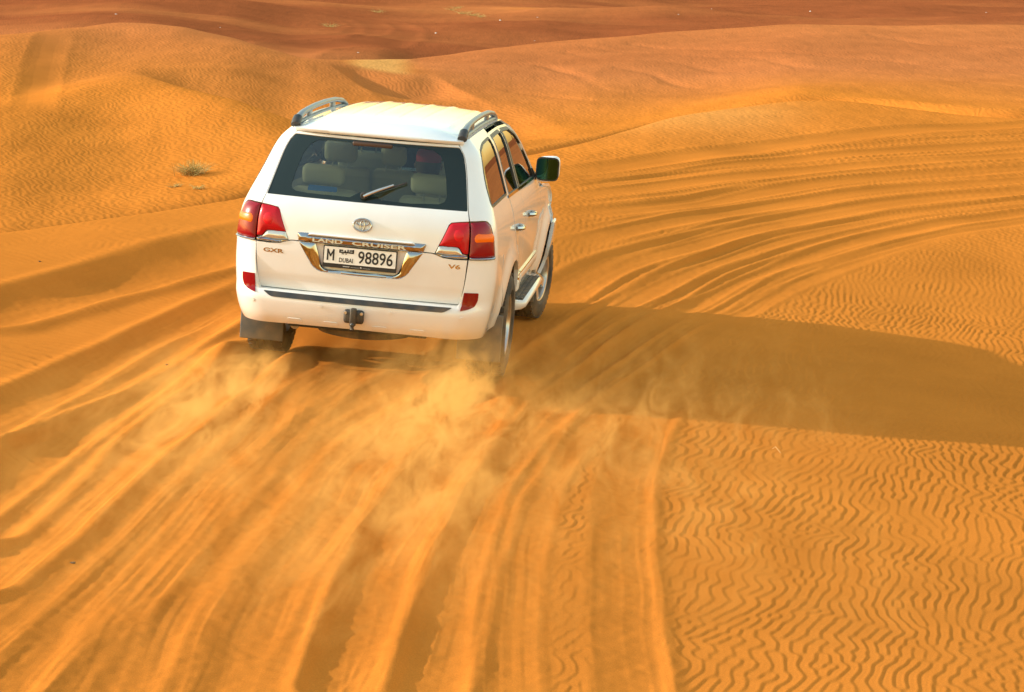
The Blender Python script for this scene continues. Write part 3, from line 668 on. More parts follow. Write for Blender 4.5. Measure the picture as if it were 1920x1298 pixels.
# wheels
def wheel(x, y, z, steer, sg):
    e = bpy.data.objects.new('wheel', None); col.objects.link(e); e.parent = car; e.location = (x, y, z); e.rotation_euler = (0, 0, steer)
    w2 = .142; R0 = .392
    prof = [(-w2+.02, .235), (-w2-.004, .27), (-w2-.006, .32), (-w2+.006, .362), (-w2+.022, .383), (-.105, R0), (-.066, R0+.001), (-.060, R0-.011), (-.052, R0-.011), (-.046, R0+.002), (-.008, R0+.002), (-.004, R0-.011), (.004, R0-.011), (.008, R0+.002), (.046, R0+.002), (.052, R0-.011), (.060, R0-.011), (.066, R0+.001), (.105, R0), (w2-.022, .383), (w2-.006, .362), (w2+.006, .32), (w2+.004, .27), (w2-.02, .235)]
    t = MB(); t.lathe(prof, 64, 'x')
    for k in range(44):      # shoulder blocks
        a = 2*math.pi*k/44
        for s_ in (-1, 1):
            M = Matrix.Rotation(a, 4, 'X') @ Matrix.Translation((s_*.108, 0, R0))
            t.box(-.024, .024, -.017, .017, -.012, .0015, 0, M)
    ty = t.build('tyre', RUBBER, e, deg=30)
    r = MB(); o_ = sg
    r.lathe([(o_*.115, .245), (o_*.128, .240), (o_*.124, .228), (o_*.100, .222), (o_*.02, .215), (-o_*.12, .235)], 48, 'x')
    for k in range(6):
        a = 2*math.pi*k/6
        M = Matrix.Rotation(a, 4, 'X')
        pts = [(o_*.085, -.030, .055), (o_*.085, .030, .055), (o_*.112, .038, .226), (o_*.112, -.038, .226), (o_*.050, -.030, .055), (o_*.050, .030, .055), (o_*.060, .038, .226), (o_*.060, -.038, .226)]
        V = [tuple(M @ Vector(p)) for p in pts]; r.add(V, [(0, 1, 2, 3), (4, 7, 6, 5), (0, 4, 5, 1), (1, 5, 6, 2), (2, 6, 7, 3), (3, 7, 4, 0)])
    r.lathe([(o_*.092, 0), (o_*.092, .05), (o_*.082, .068), (o_*.045, .072)], 24, 'x')
    r.build('rim', SILVER, e, deg=40)
    b = MB(); b.lathe([(o_*.02, 0), (o_*.02, .17), (o_*.0, .17)], 32, 'x'); b.build('brake_disc', STEEL, e)
    return e
STEER = math.radians(-9)
wheel(.842, 1.22, .375, 0, 1); wheel(-.842, 1.22, .395, 0, -1); wheel(.842, 4.07, .375, STEER, 1); wheel(-.842, 4.07, .39, STEER, -1)
# underbody
ub = MB(); ub.box(-.50, .50, .12, 4.7, .40, .52); ub.box(-.86, .86, 1.75, 3.5, .38, .48); ub.box(-.62, .62, 1.12, 1.32, .30, .42, .04); ub.box(-.66, .66, .22, .74, .46, .58)
ub.build('underbody', DARK, car)
sp = MB(); sp.lathe([(-.12, .05), (-.12, .26), (-.10, .35), (-.04, .375), (.04, .375), (.10, .35), (.11, .2), (.11, .0)], 40, 'z', (-.02, .62, .425)); sp.build('spare_wheel', RUBBER, car)
ex = MB(); ex.tube([(-.47, .20, .40), (-.47, .32, .405), (-.48, .45, .41)], .036, 14); ex.tube([(-.50, .42, .40), (-.44, .95, .40)], [.075, .085], 14, sx=1.3, sy=.75); ex.build('exhaust_pipe', STEEL, car)
ax = MB(); ax.tube([(-.72, 1.22, .38), (.72, 1.22, .38)], .045, 12); ax.lathe([(-.10, 0), (-.09, .09), (0, .13), (.09, .09), (.10, 0)], 20, 'y', (0, 1.22, .38)); ax.build('rear_axle', DARK, car)
# cabin: floor, load space trim, seats, dashboard
cb = MB(); cb.box(-.80, .80, .30, 3.6, .62, .66); cb.box(-.80, .80, .34, .40, .66, 1.20); co_ = cb.build('cabin_floor', CABIN, car)
cb = MB(); cb.box(-.68, .68, .30, .70, 1.18, 1.28, .03); cb.build('load_cover', BEIGE, car)
cb = MB(); cb.box(-.80, .80, 3.15, 3.55, .66, 1.22, .06); cb.tube([(-.42+.17*math.cos(t), 3.02+.05*math.sin(t), 1.12+.17*math.sin(t)) for t in np.linspace(0, 2*math.pi, 24)], .014, 8, cap=False); cb.build('dashboard', CABIN, car)
for sg in (1, -1):
    cb = MB(); cb.box(min(sg*.74, sg*.84), max(sg*.74, sg*.84), .35, 3.4, .66, 1.28, .02); cb.build('side_trim', BEIGED, car)
def seat(x, y, w, hz, m, head=True, back=.55, hy=0.0, hw=.30):
    s_ = MB(); s_.box(x-w/2, x+w/2, y, y+.52, .82, .98, .05)
    bz = .92; M = Matrix.Translation((x, y+.02, bz)) @ Matrix.Rotation(math.radians(10), 4, 'X')
    s_.box(-w/2, w/2, -.08, .07, 0, back, .05, M); so = s_.build('seat', m, car)
    if head:
        h_ = MB(); M = Matrix.Translation((x, y-.10+hy, bz+back)) @ Matrix.Rotation(math.radians(6), 4, 'X')
        h_.box(-hw/2, hw/2, -.06, .05, .03, .03+hz, .045, M); h_.build('headrest', m, so)
        for q_ in (-.06, .06): MB().tube([(x+q_, y-.10, bz+back-.03), (x+q_, y-.10, bz+back+.06)], .007, 6).build('headrest_post', SILVER, so)
    return so
seat(.36, 1.02, .50, .15, BEIGE, back=.40, hw=.32); seat(-.46, 1.02, .50, .15, BEIGE, back=.40, hw=.32)
seat(-.48, 1.80, .46, .17, BEIGED, back=.50, hw=.26); seat(-.07, 1.85, .34, .17, BEIGED, back=.50, hw=.20); seat(.36, 1.80, .48, .12, BEIGED, head=False, back=.46)
seat(-.40, 2.60, .50, .18, BEIGED, back=.56); seat(.40, 2.60, .50, .18, BEIGED, back=.56)

# ------------------------------------------------------------------ the dunes
nC = R_WC @ np.array([0, 0, 1.0])                # the slope the car stands on
def ray(u, v): return fw+rw*(u-960)/FOC-uw*(v-649)/FOC
def zplane(x, y): return CAR_O[2]-(nC[0]*(x-CAR_O[0])+nC[1]*(y-CAR_O[1]))/nC[2]
def zat(u, v, D): d = ray(u, v); return CAM_W[2]+d[2]/d[1]*D
def yplane(u, v):
    d = ray(u, v); return float(d[1]*(((CAR_O-CAM_W)@nC)/(d@nC)))
# profiles of the land along lines of sight: distance, height; the same ridges and hollows in every line
def profile(u, nearcrest, hidden, pts, farcrest, fhid, far):
    P = []
    for v in (1298, 950, 760, 600): y = yplane(u, v); P.append((y, zat(u, v, y)))
    P.insert(0, (P[0][0]*.5, zplane((u-960)/FOC*P[0][0]*.5, P[0][0]*.5)))
    for v, D in nearcrest: P.append((D, zat(u, v, D)))
    P.append(hidden)
    for v, D in pts: P.append((D, zat(u, v, D)))
    P.append((farcrest[1], zat(u, *farcrest)))
    P.append((fhid[1], zat(u, farcrest[0], fhid[1])-fhid[0]))
    for v, D in far: P.append((D, zat(u, v, D)))
    return P
PRO = {
 -500: profile(-500, [(500, 18.5), (468, 20)], (23.5, -.30), [(450, 26), (400, 27), (300, 30), (200, 34), (190, 36), (140, 40)], (80, 46), (.7, 52), [(70, 70), (30, 85), (0, 110), (-40, 150)]),
 0: profile(0, [(480, 19.8), (440, 21.3)], (24.3, -.42), [(432, 27), (400, 28), (300, 31.5), (200, 36), (188, 37.5), (130, 41)], (65, 47), (.7, 53), [(56, 70), (30, 85), (0, 110), (-40, 150)]),
 250: profile(250, [(450, 20.8), (404, 22.6)], (25.8, -.50), [(394, 28.5), (340, 31), (240, 35), (150, 39.5), (135, 42.5), (90, 47)], (42, 52), (.8, 58), [(34, 75), (18, 88), (0, 105), (-40, 150)]),
 430: profile(430, [(440, 21.5), (378, 24)], (27.2, -.62), [(365, 29.5), (310, 32), (240, 34.5), (187, 37), (176, 40), (120, 45)], (68, 51), (.8, 57), [(58, 73), (25, 89), (0, 108), (-40, 150)]),
 570: profile(570, [(440, 21.8), (350, 25.5)], (28.8, -.75), [(330, 31), (290, 32.5), (260, 34), (232, 36), (222, 39), (160, 44)], (110, 49), (.8, 55), [(98, 66), (55, 84), (0, 112), (-40, 150)]),
 700: profile(700, [(440, 22), (330, 27)], (30.5, -.95), [(310, 32.5), (280, 34.5), (255, 36.5), (225, 39), (195, 42), (146, 47)], (112, 51.5), (.8, 58), [(92, 70), (50, 90), (0, 118), (-40, 155)]),
 790: profile(790, [(440, 22.2), (320, 28)], (31.5, -1.1), [(300, 34), (275, 36.5), (250, 38.5), (218, 41), (185, 44), (140, 49)], (108, 55), (.9, 62), [(88, 76), (48, 94), (0, 122), (-40, 158)]),
 1000: profile(1000, [(440, 22.4), (292, 29.3)], (33.5, -1.5), [(275, 37.5), (250, 40), (225, 42.5), (195, 45), (165, 48), (120, 53)], (82, 60), (.9, 67), [(74, 84), (40, 102), (0, 132), (-40, 165)]),
 1120: profile(1120, [(440, 22.9), (262, 31.5)], (35.0, -1.6), [(252, 39.5), (235, 41.5), (215, 43.5), (185, 46), (150, 49), (110, 54)], (72, 61), (.9, 68), [(64, 90), (35, 108), (0, 140), (-40, 168)]),
 1300: profile(1300, [(440, 23.6), (216, 35)], (38.0, -1.15), [(211, 42), (200, 43.5), (185, 45.5), (162, 48), (135, 51), (95, 56)], (58, 63), (.9, 70), [(52, 90), (30, 110), (0, 145), (-40, 170)]),
 1520: profile(1520, [(440, 24.4), (188, 37.5)], (40.0, -.42), [(180, 42), (172, 43.5), (155, 46), (135, 49), (110, 52), (78, 56.5)], (48, 63), (.9, 71), [(44, 92), (28, 112), (0, 150), (-40, 175)]),
 1920: profile(1920, [(440, 25.2), (222, 36)], (38.0, -.15), [(205, 40), (190, 42), (170, 44.5), (145, 48), (115, 52), (78, 56.5)], (47, 62), (.9, 70), [(40, 95), (24, 115), (0, 150), (-40, 175)]),
 2400: profile(2400, [(440, 25.5), (230, 35.5)], (38.0, -.2), [(210, 40), (195, 42), (175, 44.5), (150, 48), (120, 52), (82, 56.5)], (50, 62), (.9, 70), [(42, 95), (24, 115), (0, 150), (-40, 175)]),
}
us_ = sorted(PRO); K = len(PRO[0])
for u in us_:   # far plain out to the horizon
    PRO[u] = PRO[u]+[(330, .6), (900, -1.0), (9000, -4.0)]
K = len(PRO[0]); TK = np.array([(u-960)/FOC/math.cos(PITCH)*.985 for u in us_])
KD = np.array([[p[0] for p in PRO[u]] for u in us_]); KZ = np.array([[p[1] for p in PRO[u]] for u in us_])
fD = [pch(TK, KD[:, k]) for k in range(K)]; fZ = [pch(TK, KZ[:, k]) for k in range(K)]
TT = np.linspace(TK[0], TK[-1], 900); YY = np.concatenate([np.geomspace(3, 200, 1500), np.geomspace(203, 8900, 60)])
def rows(D, Z, y):
    """cubic Hermite along each line of sight, evaluated at common distances y -> table"""
    h = np.diff(D, axis=1); d = np.diff(Z, axis=1)/h; m = np.empty_like(Z); m[:, 0] = d[:, 0]; m[:, -1] = d[:, -1]
    a, b = d[:, :-1], d[:, 1:]; w1 = 2*h[:, 1:]+h[:, :-1]; w2 = h[:, 1:]+2*h[:, :-1]
    with np.errstate(divide='ignore', invalid='ignore'): mm = np.where(a*b > 0, (w1+w2)/(w1/a+w2/b), 0)
    m[:, 1:-1] = mm
    out = np.empty((D.shape[0], len(y)))
    for i in range(D.shape[0]):
        k = np.clip(np.searchsorted(D[i], y)-1, 0, D.shape[1]-2); t = np.clip((y-D[i, k])/h[i, k], 0, 1); t2 = t*t; t3 = t2*t
        out[i] = (2*t3-3*t2+1)*Z[i, k]+(t3-2*t2+t)*h[i, k]*m[i, k]+(-2*t3+3*t2)*Z[i, k+1]+(t3-t2)*h[i, k]*m[i, k+1]
    return out
_D = np.stack([f(TT) for f in fD], 1); _Z = np.stack([f(TT) for f in fZ], 1)
TAB = rows(_D, _Z, YY)
# the plane under and around the car is exact, the profile takes over with distance
def zbase(X, Y):
    X = np.asarray(X, float); Y = np.asarray(Y, float); yc = np.clip(Y, 3, 8900); t = np.clip(X/yc, TT[0], TT[-1])
    i = (t-TT[0])/(TT[1]-TT[0]); i0 = np.clip(i.astype(int), 0, len(TT)-2); fi = i-i0
    j0 = np.clip(np.searchsorted(YY, yc)-1, 0, len(YY)-2); fj = np.clip((yc-YY[j0])/(YY[j0+1]-YY[j0]), 0, 1)
    z = (TAB[i0, j0]*(1-fi)+TAB[i0+1, j0]*fi)*(1-fj)+(TAB[i0, j0+1]*(1-fi)+TAB[i0+1, j0+1]*fi)*fj
    k = np.clip((Y-19.5)/2.5, 0, 1); k = k*k*(3-2*k)
    zp = zplane(X, np.clip(Y, -40, 30))
    lim = np.clip((np.abs(X)-9)/10, 0, 1); zp = zp*(1-lim)+(.3)*lim
    return zp*(1-k)+z*k
def noise2(X, Y, s, seed):
    r = np.random.default_rng(seed); out = 0
    for q in range(9):
        a = r.uniform(0, 2*math.pi); f = s*r.uniform(.6, 1.7); out = out+np.sin((X*math.cos(a)+Y*math.sin(a))*f*2*math.pi+r.uniform(0, 6.3)+1.3*np.sin((X*math.sin(a)-Y*math.cos(a))*f*3.1+q))
    return out/9*1.6
_r = np.random.default_rng(5); _f = np.fft.rfft2(_r.standard_normal((256, 256))); _q = np.hypot(np.fft.rfftfreq(256)[None, :], np.fft.fftfreq(256)[:, None])
WN = [np.fft.irfft2(_f*np.exp(-(_q*10)**2)*np.exp(1j*k), s=(256, 256)).astype(np.float32) for k in (0, 2.1, 4.0)]; WN = [w/w.std() for w in WN]
def wn(X, Y, cell, k):   # smooth random field, one lump about every 'cell' metres
    x = np.mod(X/cell*9+37*k, 256); y = np.mod(Y/cell*9+91*k, 256); i = x.astype(np.int32) % 256; j = y.astype(np.int32) % 256; fx = x-np.floor(x); fy = y-np.floor(y); T_ = WN[k % 3]
    i1 = (i+1) % 256; j1 = (j+1) % 256
    return (T_[j, i]*(1-fx)+T_[j, i1]*fx)*(1-fy)+(T_[j1, i]*(1-fx)+T_[j1, i1]*fx)*fy
# wind ripples: a pattern grown on a tile, with the forks and breaks real ripples have
def ripple_tile(N=640, wl=15.0, steps=34, aniso=.16, seed=3):
    r = np.random.default_rng(seed); u = r.standard_normal((N, N)).astype(np.float32)*.3
    kx = np.fft.rfftfreq(N)[None, :]*2*np.pi; ky = np.fft.fftfreq(N)[:, None]*2*np.pi; k0 = 2*np.pi/wl
    k2 = (kx**2+ky**2)/k0**2; L = .45-(1-k2)**2*1.0-aniso*(ky/k0)**2
    den = (1/(1-.55*np.clip(L, -30, .9))).astype(np.float32)
    for s in range(steps):
        nl = .25*u*u-u**3
        u = np.fft.irfft2(den*(np.fft.rfft2(u)+.55*np.fft.rfft2(nl)), s=(N, N)).astype(np.float32)
    return u/np.abs(u).max()
TILE = ripple_tile(); TN = TILE.shape[0]
def tile_at(x, y):
    x = np.mod(x, TN); y = np.mod(y, TN); i = x.astype(np.int32); j = y.astype(np.int32); fx = x-i; fy = y-j
    i1 = (i+1) % TN; j1 = (j+1) % TN; i %= TN; j %= TN
    return (TILE[j, i]*(1-fx)+TILE[j, i1]*fx)*(1-fy)+(TILE[j1, i]*(1-fx)+TILE[j1, i1]*fx)*fy
def ripples(X, Y, ang, wl, lean=.30, warp=.35):
    ca, sa = math.cos(ang), math.sin(ang); a = X*ca+Y*sa; b = -X*sa+Y*ca
    a = a+wn(X, Y, 2.6, 0)*.045+wn(X, Y, .62, 1)*.013+wn(X, Y*.8, .24, 3)*.009; b = b+wn(X, Y, 2.2, 2)*.16
    k = 15.0/wl; px, py = a*k, b*k*.8
    h0 = tile_at(px, py); h = tile_at(px-lean*15*.55*h0, py)
    return h
# fan-shaped grid: close-spaced near the photographer, wide with distance
th = .305
tcol = np.concatenate([-np.geomspace(2.2, th+.012, 26), np.linspace(-th, th, 1120), np.geomspace(th+.012, 2.2, 26)])
yr = [7.3]
while yr[-1] < 150: yr.append(yr[-1]+.0140*(yr[-1]/9)**1.46*(1.0 if yr[-1] < 70 else (yr[-1]/70)**1.5))
while yr[-1] < 8500: yr.append(yr[-1]*1.06)
yr = np.array(yr); NR, NC = len(yr), len(tcol)
GY = np.repeat(yr[:, None], NC, 1); GX = GY*tcol[None, :]
GZ = zbase(GX, GY)
far_ = np.clip((GY-22)/10, 0, 1)
GZ += .05*noise2(GX, GY, .12, 5)*np.clip((GY-20)/15, 0, 1)+.015*noise2(GX, GY, .33, 6)
GZ += .14*wn(GX, GY*.8, 13, 1)*np.clip((GY-62)/15, 0, 1)*np.clip((300-GY)/100, 0, 1)+.03*wn(GX, GY, 3.5, 6)*np.clip((GY-62)/15, 0, 1)*np.clip((300-GY)/100, 0, 1)
def ground_hit(u, v):
    d = ray(u, v); d = d/d[1]; y = np.concatenate([np.linspace(4, 60, 2200), np.linspace(60, 200, 800)]); z = CAM_W[2]+d[2]*y; g = zbase(d[0]*y, y); k = np.nonzero(z < g)[0]
    k = k[0] if len(k) else len(y)-1
    return d[0]*y[k], y[k]
def smooth_curve(P, step=.12):
    P = np.array(P, float); out = []
    Q = np.vstack([2*P[0]-P[1], P, 2*P[-1]-P[-2]])
    for i in range(1, len(Q)-2):
        n = max(2, int(np.linalg.norm(Q[i+1]-Q[i])/step))
        for s in np.linspace(0, 1, n, endpoint=False):
            out.append(.5*((2*Q[i])+(-Q[i-1]+Q[i+1])*s+(2*Q[i-1]-5*Q[i]+4*Q[i+1]-Q[i+2])*s*s+(-Q[i-1]+3*Q[i]-3*Q[i+1]+Q[i+2])*s**3))
    out.append(P[-1]); return np.array(out)
def dist_to(curve, reach):
    """signed distance of the grid to a curve (positive to its right), and how far along it"""
    D = np.full((NR, NC), 1e9, np.float32); Sg = np.zeros((NR, NC), np.float32)
    for (a, b) in zip(curve[:-1], curve[1:]):
        y0, y1 = min(a[1], b[1])-reach, max(a[1], b[1])+reach; r0, r1 = np.searchsorted(yr, y0), np.searchsorted(yr, y1)
        if r1 <= r0: continue
        ya, yb = max(y0, 3), max(y1, 3.1); x0, x1 = min(a[0], b[0])-reach, max(a[0], b[0])+reach
        t0 = min(x0/ya, x0/yb); t1 = max(x1/ya, x1/yb); c0, c1 = np.searchsorted(tcol, t0), np.searchsorted(tcol, t1)
        if c1 <= c0: continue
        X = GX[r0:r1, c0:c1]; Y = GY[r0:r1, c0:c1]; e = b-a; L = e@e
        w = np.clip(((X-a[0])*e[0]+(Y-a[1])*e[1])/L, 0, 1); dx = X-a[0]-w*e[0]; dy = Y-a[1]-w*e[1]; d = np.hypot(dx, dy)
        s = np.where(dx*e[1]-dy*e[0] > 0, 1, -1)
        m = d < D[r0:r1, c0:c1]; D[r0:r1, c0:c1][m] = d[m]; Sg[r0:r1, c0:c1][m] = (d*s)[m]
    return D, Sg
# tyre ruts: (points seen in the photograph projected onto the dune), half width, depth, bank left, bank right
RUTS = [
 ([(2000, 226), (1700, 246), (1400, 278), (1200, 305), (1020, 330)], .30, .10, .03, .04),
 ([(2000, 262), (1700, 282), (1400, 308), (1200, 335), (1030, 352)], .16, .06, .02, .04),
 ([(2000, 285), (1700, 305), (1400, 330), (1200, 352), (1030, 372)], .16, .06, .03, .03),
 ([(2000, 308), (1700, 330), (1450, 356), (1250, 385), (1030, 408)], .26, .11, .04, .05),
 ([(2000, 332), (1700, 354), (1450, 385), (1250, 420), (1040, 470)], .16, .08, .04, .04),
 ([(2000, 350), (1700, 378), (1450, 420), (1250, 470), (1100, 520), (960, 590)], .20, .10, .03, .05),
 ([(2000, 368), (1700, 402), (1480, 448), (1300, 505), (1150, 580), (1000, 680), (880, 800), (740, 1000), (640, 1298)], .15, .07, .04, .05),
 ([(2000, 388), (1750, 425), (1520, 480), (1340, 555), (1180, 650), (1040, 770), (930, 930), (860, 1120), (800, 1320)], .14, .075, .03, .05),
 ([(2000, 400), (1800, 436), (1600, 490), (1420, 570), (1270, 660), (1130, 770), (1020, 900), (960, 1100), (950, 1320)], .12, .05, .02, .04),
 ([(1190, 1330), (1172, 1150), (1168, 1000), (1180, 880), (1230, 780), (1320, 700)], .14, .05, .015, .045),
 ([(-60, 600), (120, 548), (280, 505), (450, 455), (560, 420)], .42, .20, .05, .08),
 ([(-60, 810), (110, 730), (270, 655), (440, 570), (560, 500)], .26, .13, .04, .06),
 ([(-60, 985), (60, 885), (190, 775), (330, 680), (470, 600)], .24, .14, .05, .06),
 ([(-60, 1090), (100, 960), (260, 830), (400, 720), (520, 640)], .15, .09, .04, .05),
 ([(-60, 1270), (120, 1110), (290, 950), (420, 815), (520, 690), (600, 620)], .20, .12, .05, .06),
 ([(20, 1330), (170, 1160), (330, 1000), (470, 850), (600, 730), (740, 660)], .13, .08, .05, .04),
 ([(190, 1340), (320, 1130), (450, 970), (590, 830), (720, 740), (860, 690)], .17, .09, .05, .05),
 ([(400, 1340), (500, 1150), (600, 990), (720, 840), (860, 750), (980, 700)], .15, .09, .05, .05),
 ([(560, 1340), (660, 1150), (760, 960), (860, 820), (900, 730)], .14, .07, .03, .06),
 ([(60, 220), (75, 150), (95, 80), (110, 55)], .22, .05, .03, .03),
 ([(420, 80), (560, 88), (700, 78), (740, 62), (720, 42), (640, 30)], .9, .16, .08, .10),
 ([(420, 62), (560, 70), (650, 66), (700, 52), (680, 38)], .7, .12, .06, .08),
 ([(2000, 244.0), (1700, 267.7), (1400, 297.1), (1200, 325.3), (1030, 338.1)], 0.066, .045, .03, .03),
 ([(2000, 250.4), (1700, 266.1), (1400, 297.1), (1200, 319.9), (1030, 341.1)], 0.07, .045, .03, .03),
 ([(2000, 261.7), (1700, 291.3), (1400, 313.3), (1200, 330.9), (1030, 357.8)], 0.055, .045, .03, .03),
 ([(2000, 270.6), (1700, 298.8), (1400, 313.3), (1200, 332.9), (1030, 357.9)], 0.081, .045, .03, .03),
 ([(2000, 292.5), (1700, 316.7), (1450, 341.6), (1250, 377.6), (1040, 402.3)], 0.084, .045, .03, .03),
 ([(2000, 302.0), (1700, 317.6), (1450, 340.5), (1250, 362.8), (1040, 386.3)], 0.071, .045, .03, .03),
 ([(2000, 309.7), (1700, 334.4), (1450, 370.3), (1250, 402.0), (1040, 441.0)], 0.067, .045, .03, .03),
 ([(2000, 327.7), (1700, 338.4), (1450, 370.3), (1250, 400.7), (1040, 426.2)], 0.078, .045, .03, .03),
 ([(2000, 335.1), (1700, 360.1), (1450, 398.0), (1250, 451.0), (1060, 517.0)], 0.076, .045, .03, .03),
 ([(2000, 348.3), (1700, 372.4), (1450, 410.1), (1250, 456.2), (1060, 522.3)], 0.076, .045, .03, .03),
 ([(2000, 360.9), (1700, 400.3), (1480, 435.0), (1300, 493.9), (1150, 560.0), (1010, 654.0)], 0.062, .045, .03, .03),
 ([(2000, 365.8), (1700, 394.3), (1480, 435.1), (1300, 487.8), (1150, 548.8), (1010, 644.2)], 0.085, .045, .03, .03),
 ([(2000, 378.9), (1750, 405.9), (1520, 453.9), (1340, 518.8), (1180, 603.9), (1020, 718.5)], 0.066, .045, .03, .03),
 ([(2000, 382.8), (1750, 404.1), (1520, 457.9), (1340, 529.6), (1180, 597.0), (1020, 716.7)], 0.083, .045, .03, .03),
 ([(2000, 394.1), (1780, 432.1), (1560, 484.6), (1380, 571.2), (1230, 650.5), (1080, 763.7), (980, 877.5)], 0.08, .045, .03, .03),
 ([(2000, 404.4), (1780, 439.7), (1560, 491.2), (1380, 562.6), (1230, 650.5), (1080, 753.1), (980, 856.1)], 0.085, .045, .03, .03),
]
TRK = np.zeros((NR, NC), np.float32); fine = np.zeros((NR, NC), np.float32)
for n_, (pp, w, d_, bl_, br_) in enumerate(RUTS):
    if n_ >= 13 and n_ < 20: w = w*1.35
    P = [ground_hit(*p) for p in pp]
    cv = smooth_curve(P, .14 if P[0][1] < 60 else .5); reach = w*3.2
    D, Sg = dist_to(cv, reach); m = D < reach; s = Sg[m]; x_ = GX[m]; y_ = GY[m]
    wob = .07*w*noise2(x_, y_, .5, 40+n_); s = s+wob; q = np.abs(s)/w
    amp = 1+.2*noise2(x_, y_, .25, 70+n_); fade = 1-np.clip((np.abs(s)/reach-.7)/.3, 0, 1)
    kd_ = .20 if n_ < 10 else (.55 if n_ == 10 else (.40 if n_ < 14 else .125))
    z = -d_*kd_*np.exp(-q**2.4)*amp+(np.where(s > 0, br_, bl_)*(.28 if n_ < 10 else (.62 if n_ < 14 else .25)))*np.exp(-((q-1.30)/.30)**2)*(1+.2*noise2(x_, y_, .35, 90+n_))
    ends = [np.hypot(x_-P_[0], y_-P_[1]) for P_ in (cv[0], cv[-1]) if abs(P_[0]/P_[1]) < .236 and P_[1] > 10.5]
    fe = np.clip(np.min(ends, axis=0)/1.6-.15, 0, 1) if ends else 1.0; fade = fade*fe
    GZ[m] += z*fade
    along = wn(x_, y_, 2.4, n_); pr_ = np.interp(s+.02*along, np.linspace(-1.6, 1.6, 161), np.random.default_rng(500+n_).standard_normal(161)); pr2 = np.interp(s+.03*along, np.linspace(-1.6, 1.6, 41), np.random.default_rng(700+n_).standard_normal(41))
    fine[m] += (.0008*pr_*np.clip(.7+.6*wn(x_, y_, .9, n_+2), 0, 1.6)+.0020*pr2*np.clip(.9+.25*wn(x_, y_, 2.2, n_+4), 0, 1.5))*np.clip(2.0-q, 0, 1)*(1 if w < .35 else .6)*fe
    TRK[m] = np.maximum(TRK[m], np.clip((1.9 if w < .25 else 1.45)-q, 0, 1)*fade*(1 if w > .1 else .6))
# sharp crests of the dunes behind the car: the sand falls away on one side of each line
for pp, h_, far_side, wd in (([(225, 134), (300, 152), (380, 174), (460, 198), (540, 226), (620, 256), (700, 280)], .36, -1, 1.3),
                             ([(600, 120), (680, 131), (735, 143), (768, 147), (790, 141)], .34, 1, 1.2),
                             ([(955, 188), (1010, 212), (1060, 236), (1110, 258)], .26, 1, 1.2)):
    cv = smooth_curve([ground_hit(*p) for p in pp], .3); D, Sg = dist_to(cv, 5.0); m = D < 5.0; s = Sg[m]*far_side
    L_ = np.clip(1-D[m]/5.0, 0, 1); c_ = cv.mean(0); hl = np.linalg.norm(cv[-1]-cv[0])/2; e_ = (cv[-1]-cv[0])/(2*hl)
    al = np.clip(1-(np.abs((GX[m]-c_[0])*e_[0]+(GY[m]-c_[1])*e_[1])/(hl*1.02))**3, 0, 1); k_ = np.clip(s/wd, 0, 1); k_ = k_*k_*(3-2*k_)
    GZ[m] -= h_*k_*(s > 0)*al*(L_*L_*(3-2*L_))
# small scarps wandering over the right-hand dune
for n_, pp in enumerate(([(940, 118), (1010, 122), (1080, 142), (1140, 166), (1190, 172)], [(1070, 96), (1120, 112), (1250, 118), (1360, 136)], [(1100, 86), (1200, 100), (1400, 110), (1500, 124), (1700, 140), (1960, 168)],
        [(1180, 82), (1320, 94), (1600, 108), (1960, 138)], [(960, 168), (1060, 180), (1100, 186)], [(1160, 128), (1230, 142), (1290, 160)], [(1640, 66), (1760, 82), (1960, 96)])):
    cv = smooth_curve([ground_hit(*p) for p in pp], .4); D, Sg = dist_to(cv, 1.6); m = D < 1.6; s = Sg[m]+.08*wn(GX[m], GY[m], 2.5, n_)
    GZ[m] += -.030*np.exp(-(s/.20)**2)*(1-D[m]/1.6)*np.clip(.9+.3*wn(GX[m], GY[m], 5, n_), 0, 1.4)
# sand thrown up and sunk round the wheels
for (x_, y_, sx_, sy_, h_) in ((.842, 1.22, .15, .55, -.05), (-.842, 1.22, .15, .55, -.055), (.86, 4.07, .16, .5, -.035), (-.86, 4.07, .16, .5, -.03),
                               (.62, .75, .16, .45, .09), (1.10, .55, .14, .5, .10), (-1.12, .75, .15, .5, .10), (-.60, .70, .14, .5, .08), (.85, .1, .2, .5, -.06), (-.86, .1, .2, .5, -.06)):
    c_ = car2w([x_, y_, 0]); ax_ = R_WC @ np.array([0, 1., 0]); r0, r1 = np.searchsorted(yr, c_[1]-2.2), np.searchsorted(yr, c_[1]+2.2)
    dx = GX[r0:r1]-c_[0]; dy = GY[r0:r1]-c_[1]; a_ = dx*ax_[0]+dy*ax_[1]; b_ = dx*ax_[1]-dy*ax_[0]
    g_ = h_*np.exp(-(a_/sy_)**2-(b_/sx_)**2); GZ[r0:r1] += g_; TRK[r0:r1] = np.maximum(TRK[r0:r1], np.clip(np.abs(g_)/.03, 0, 1))
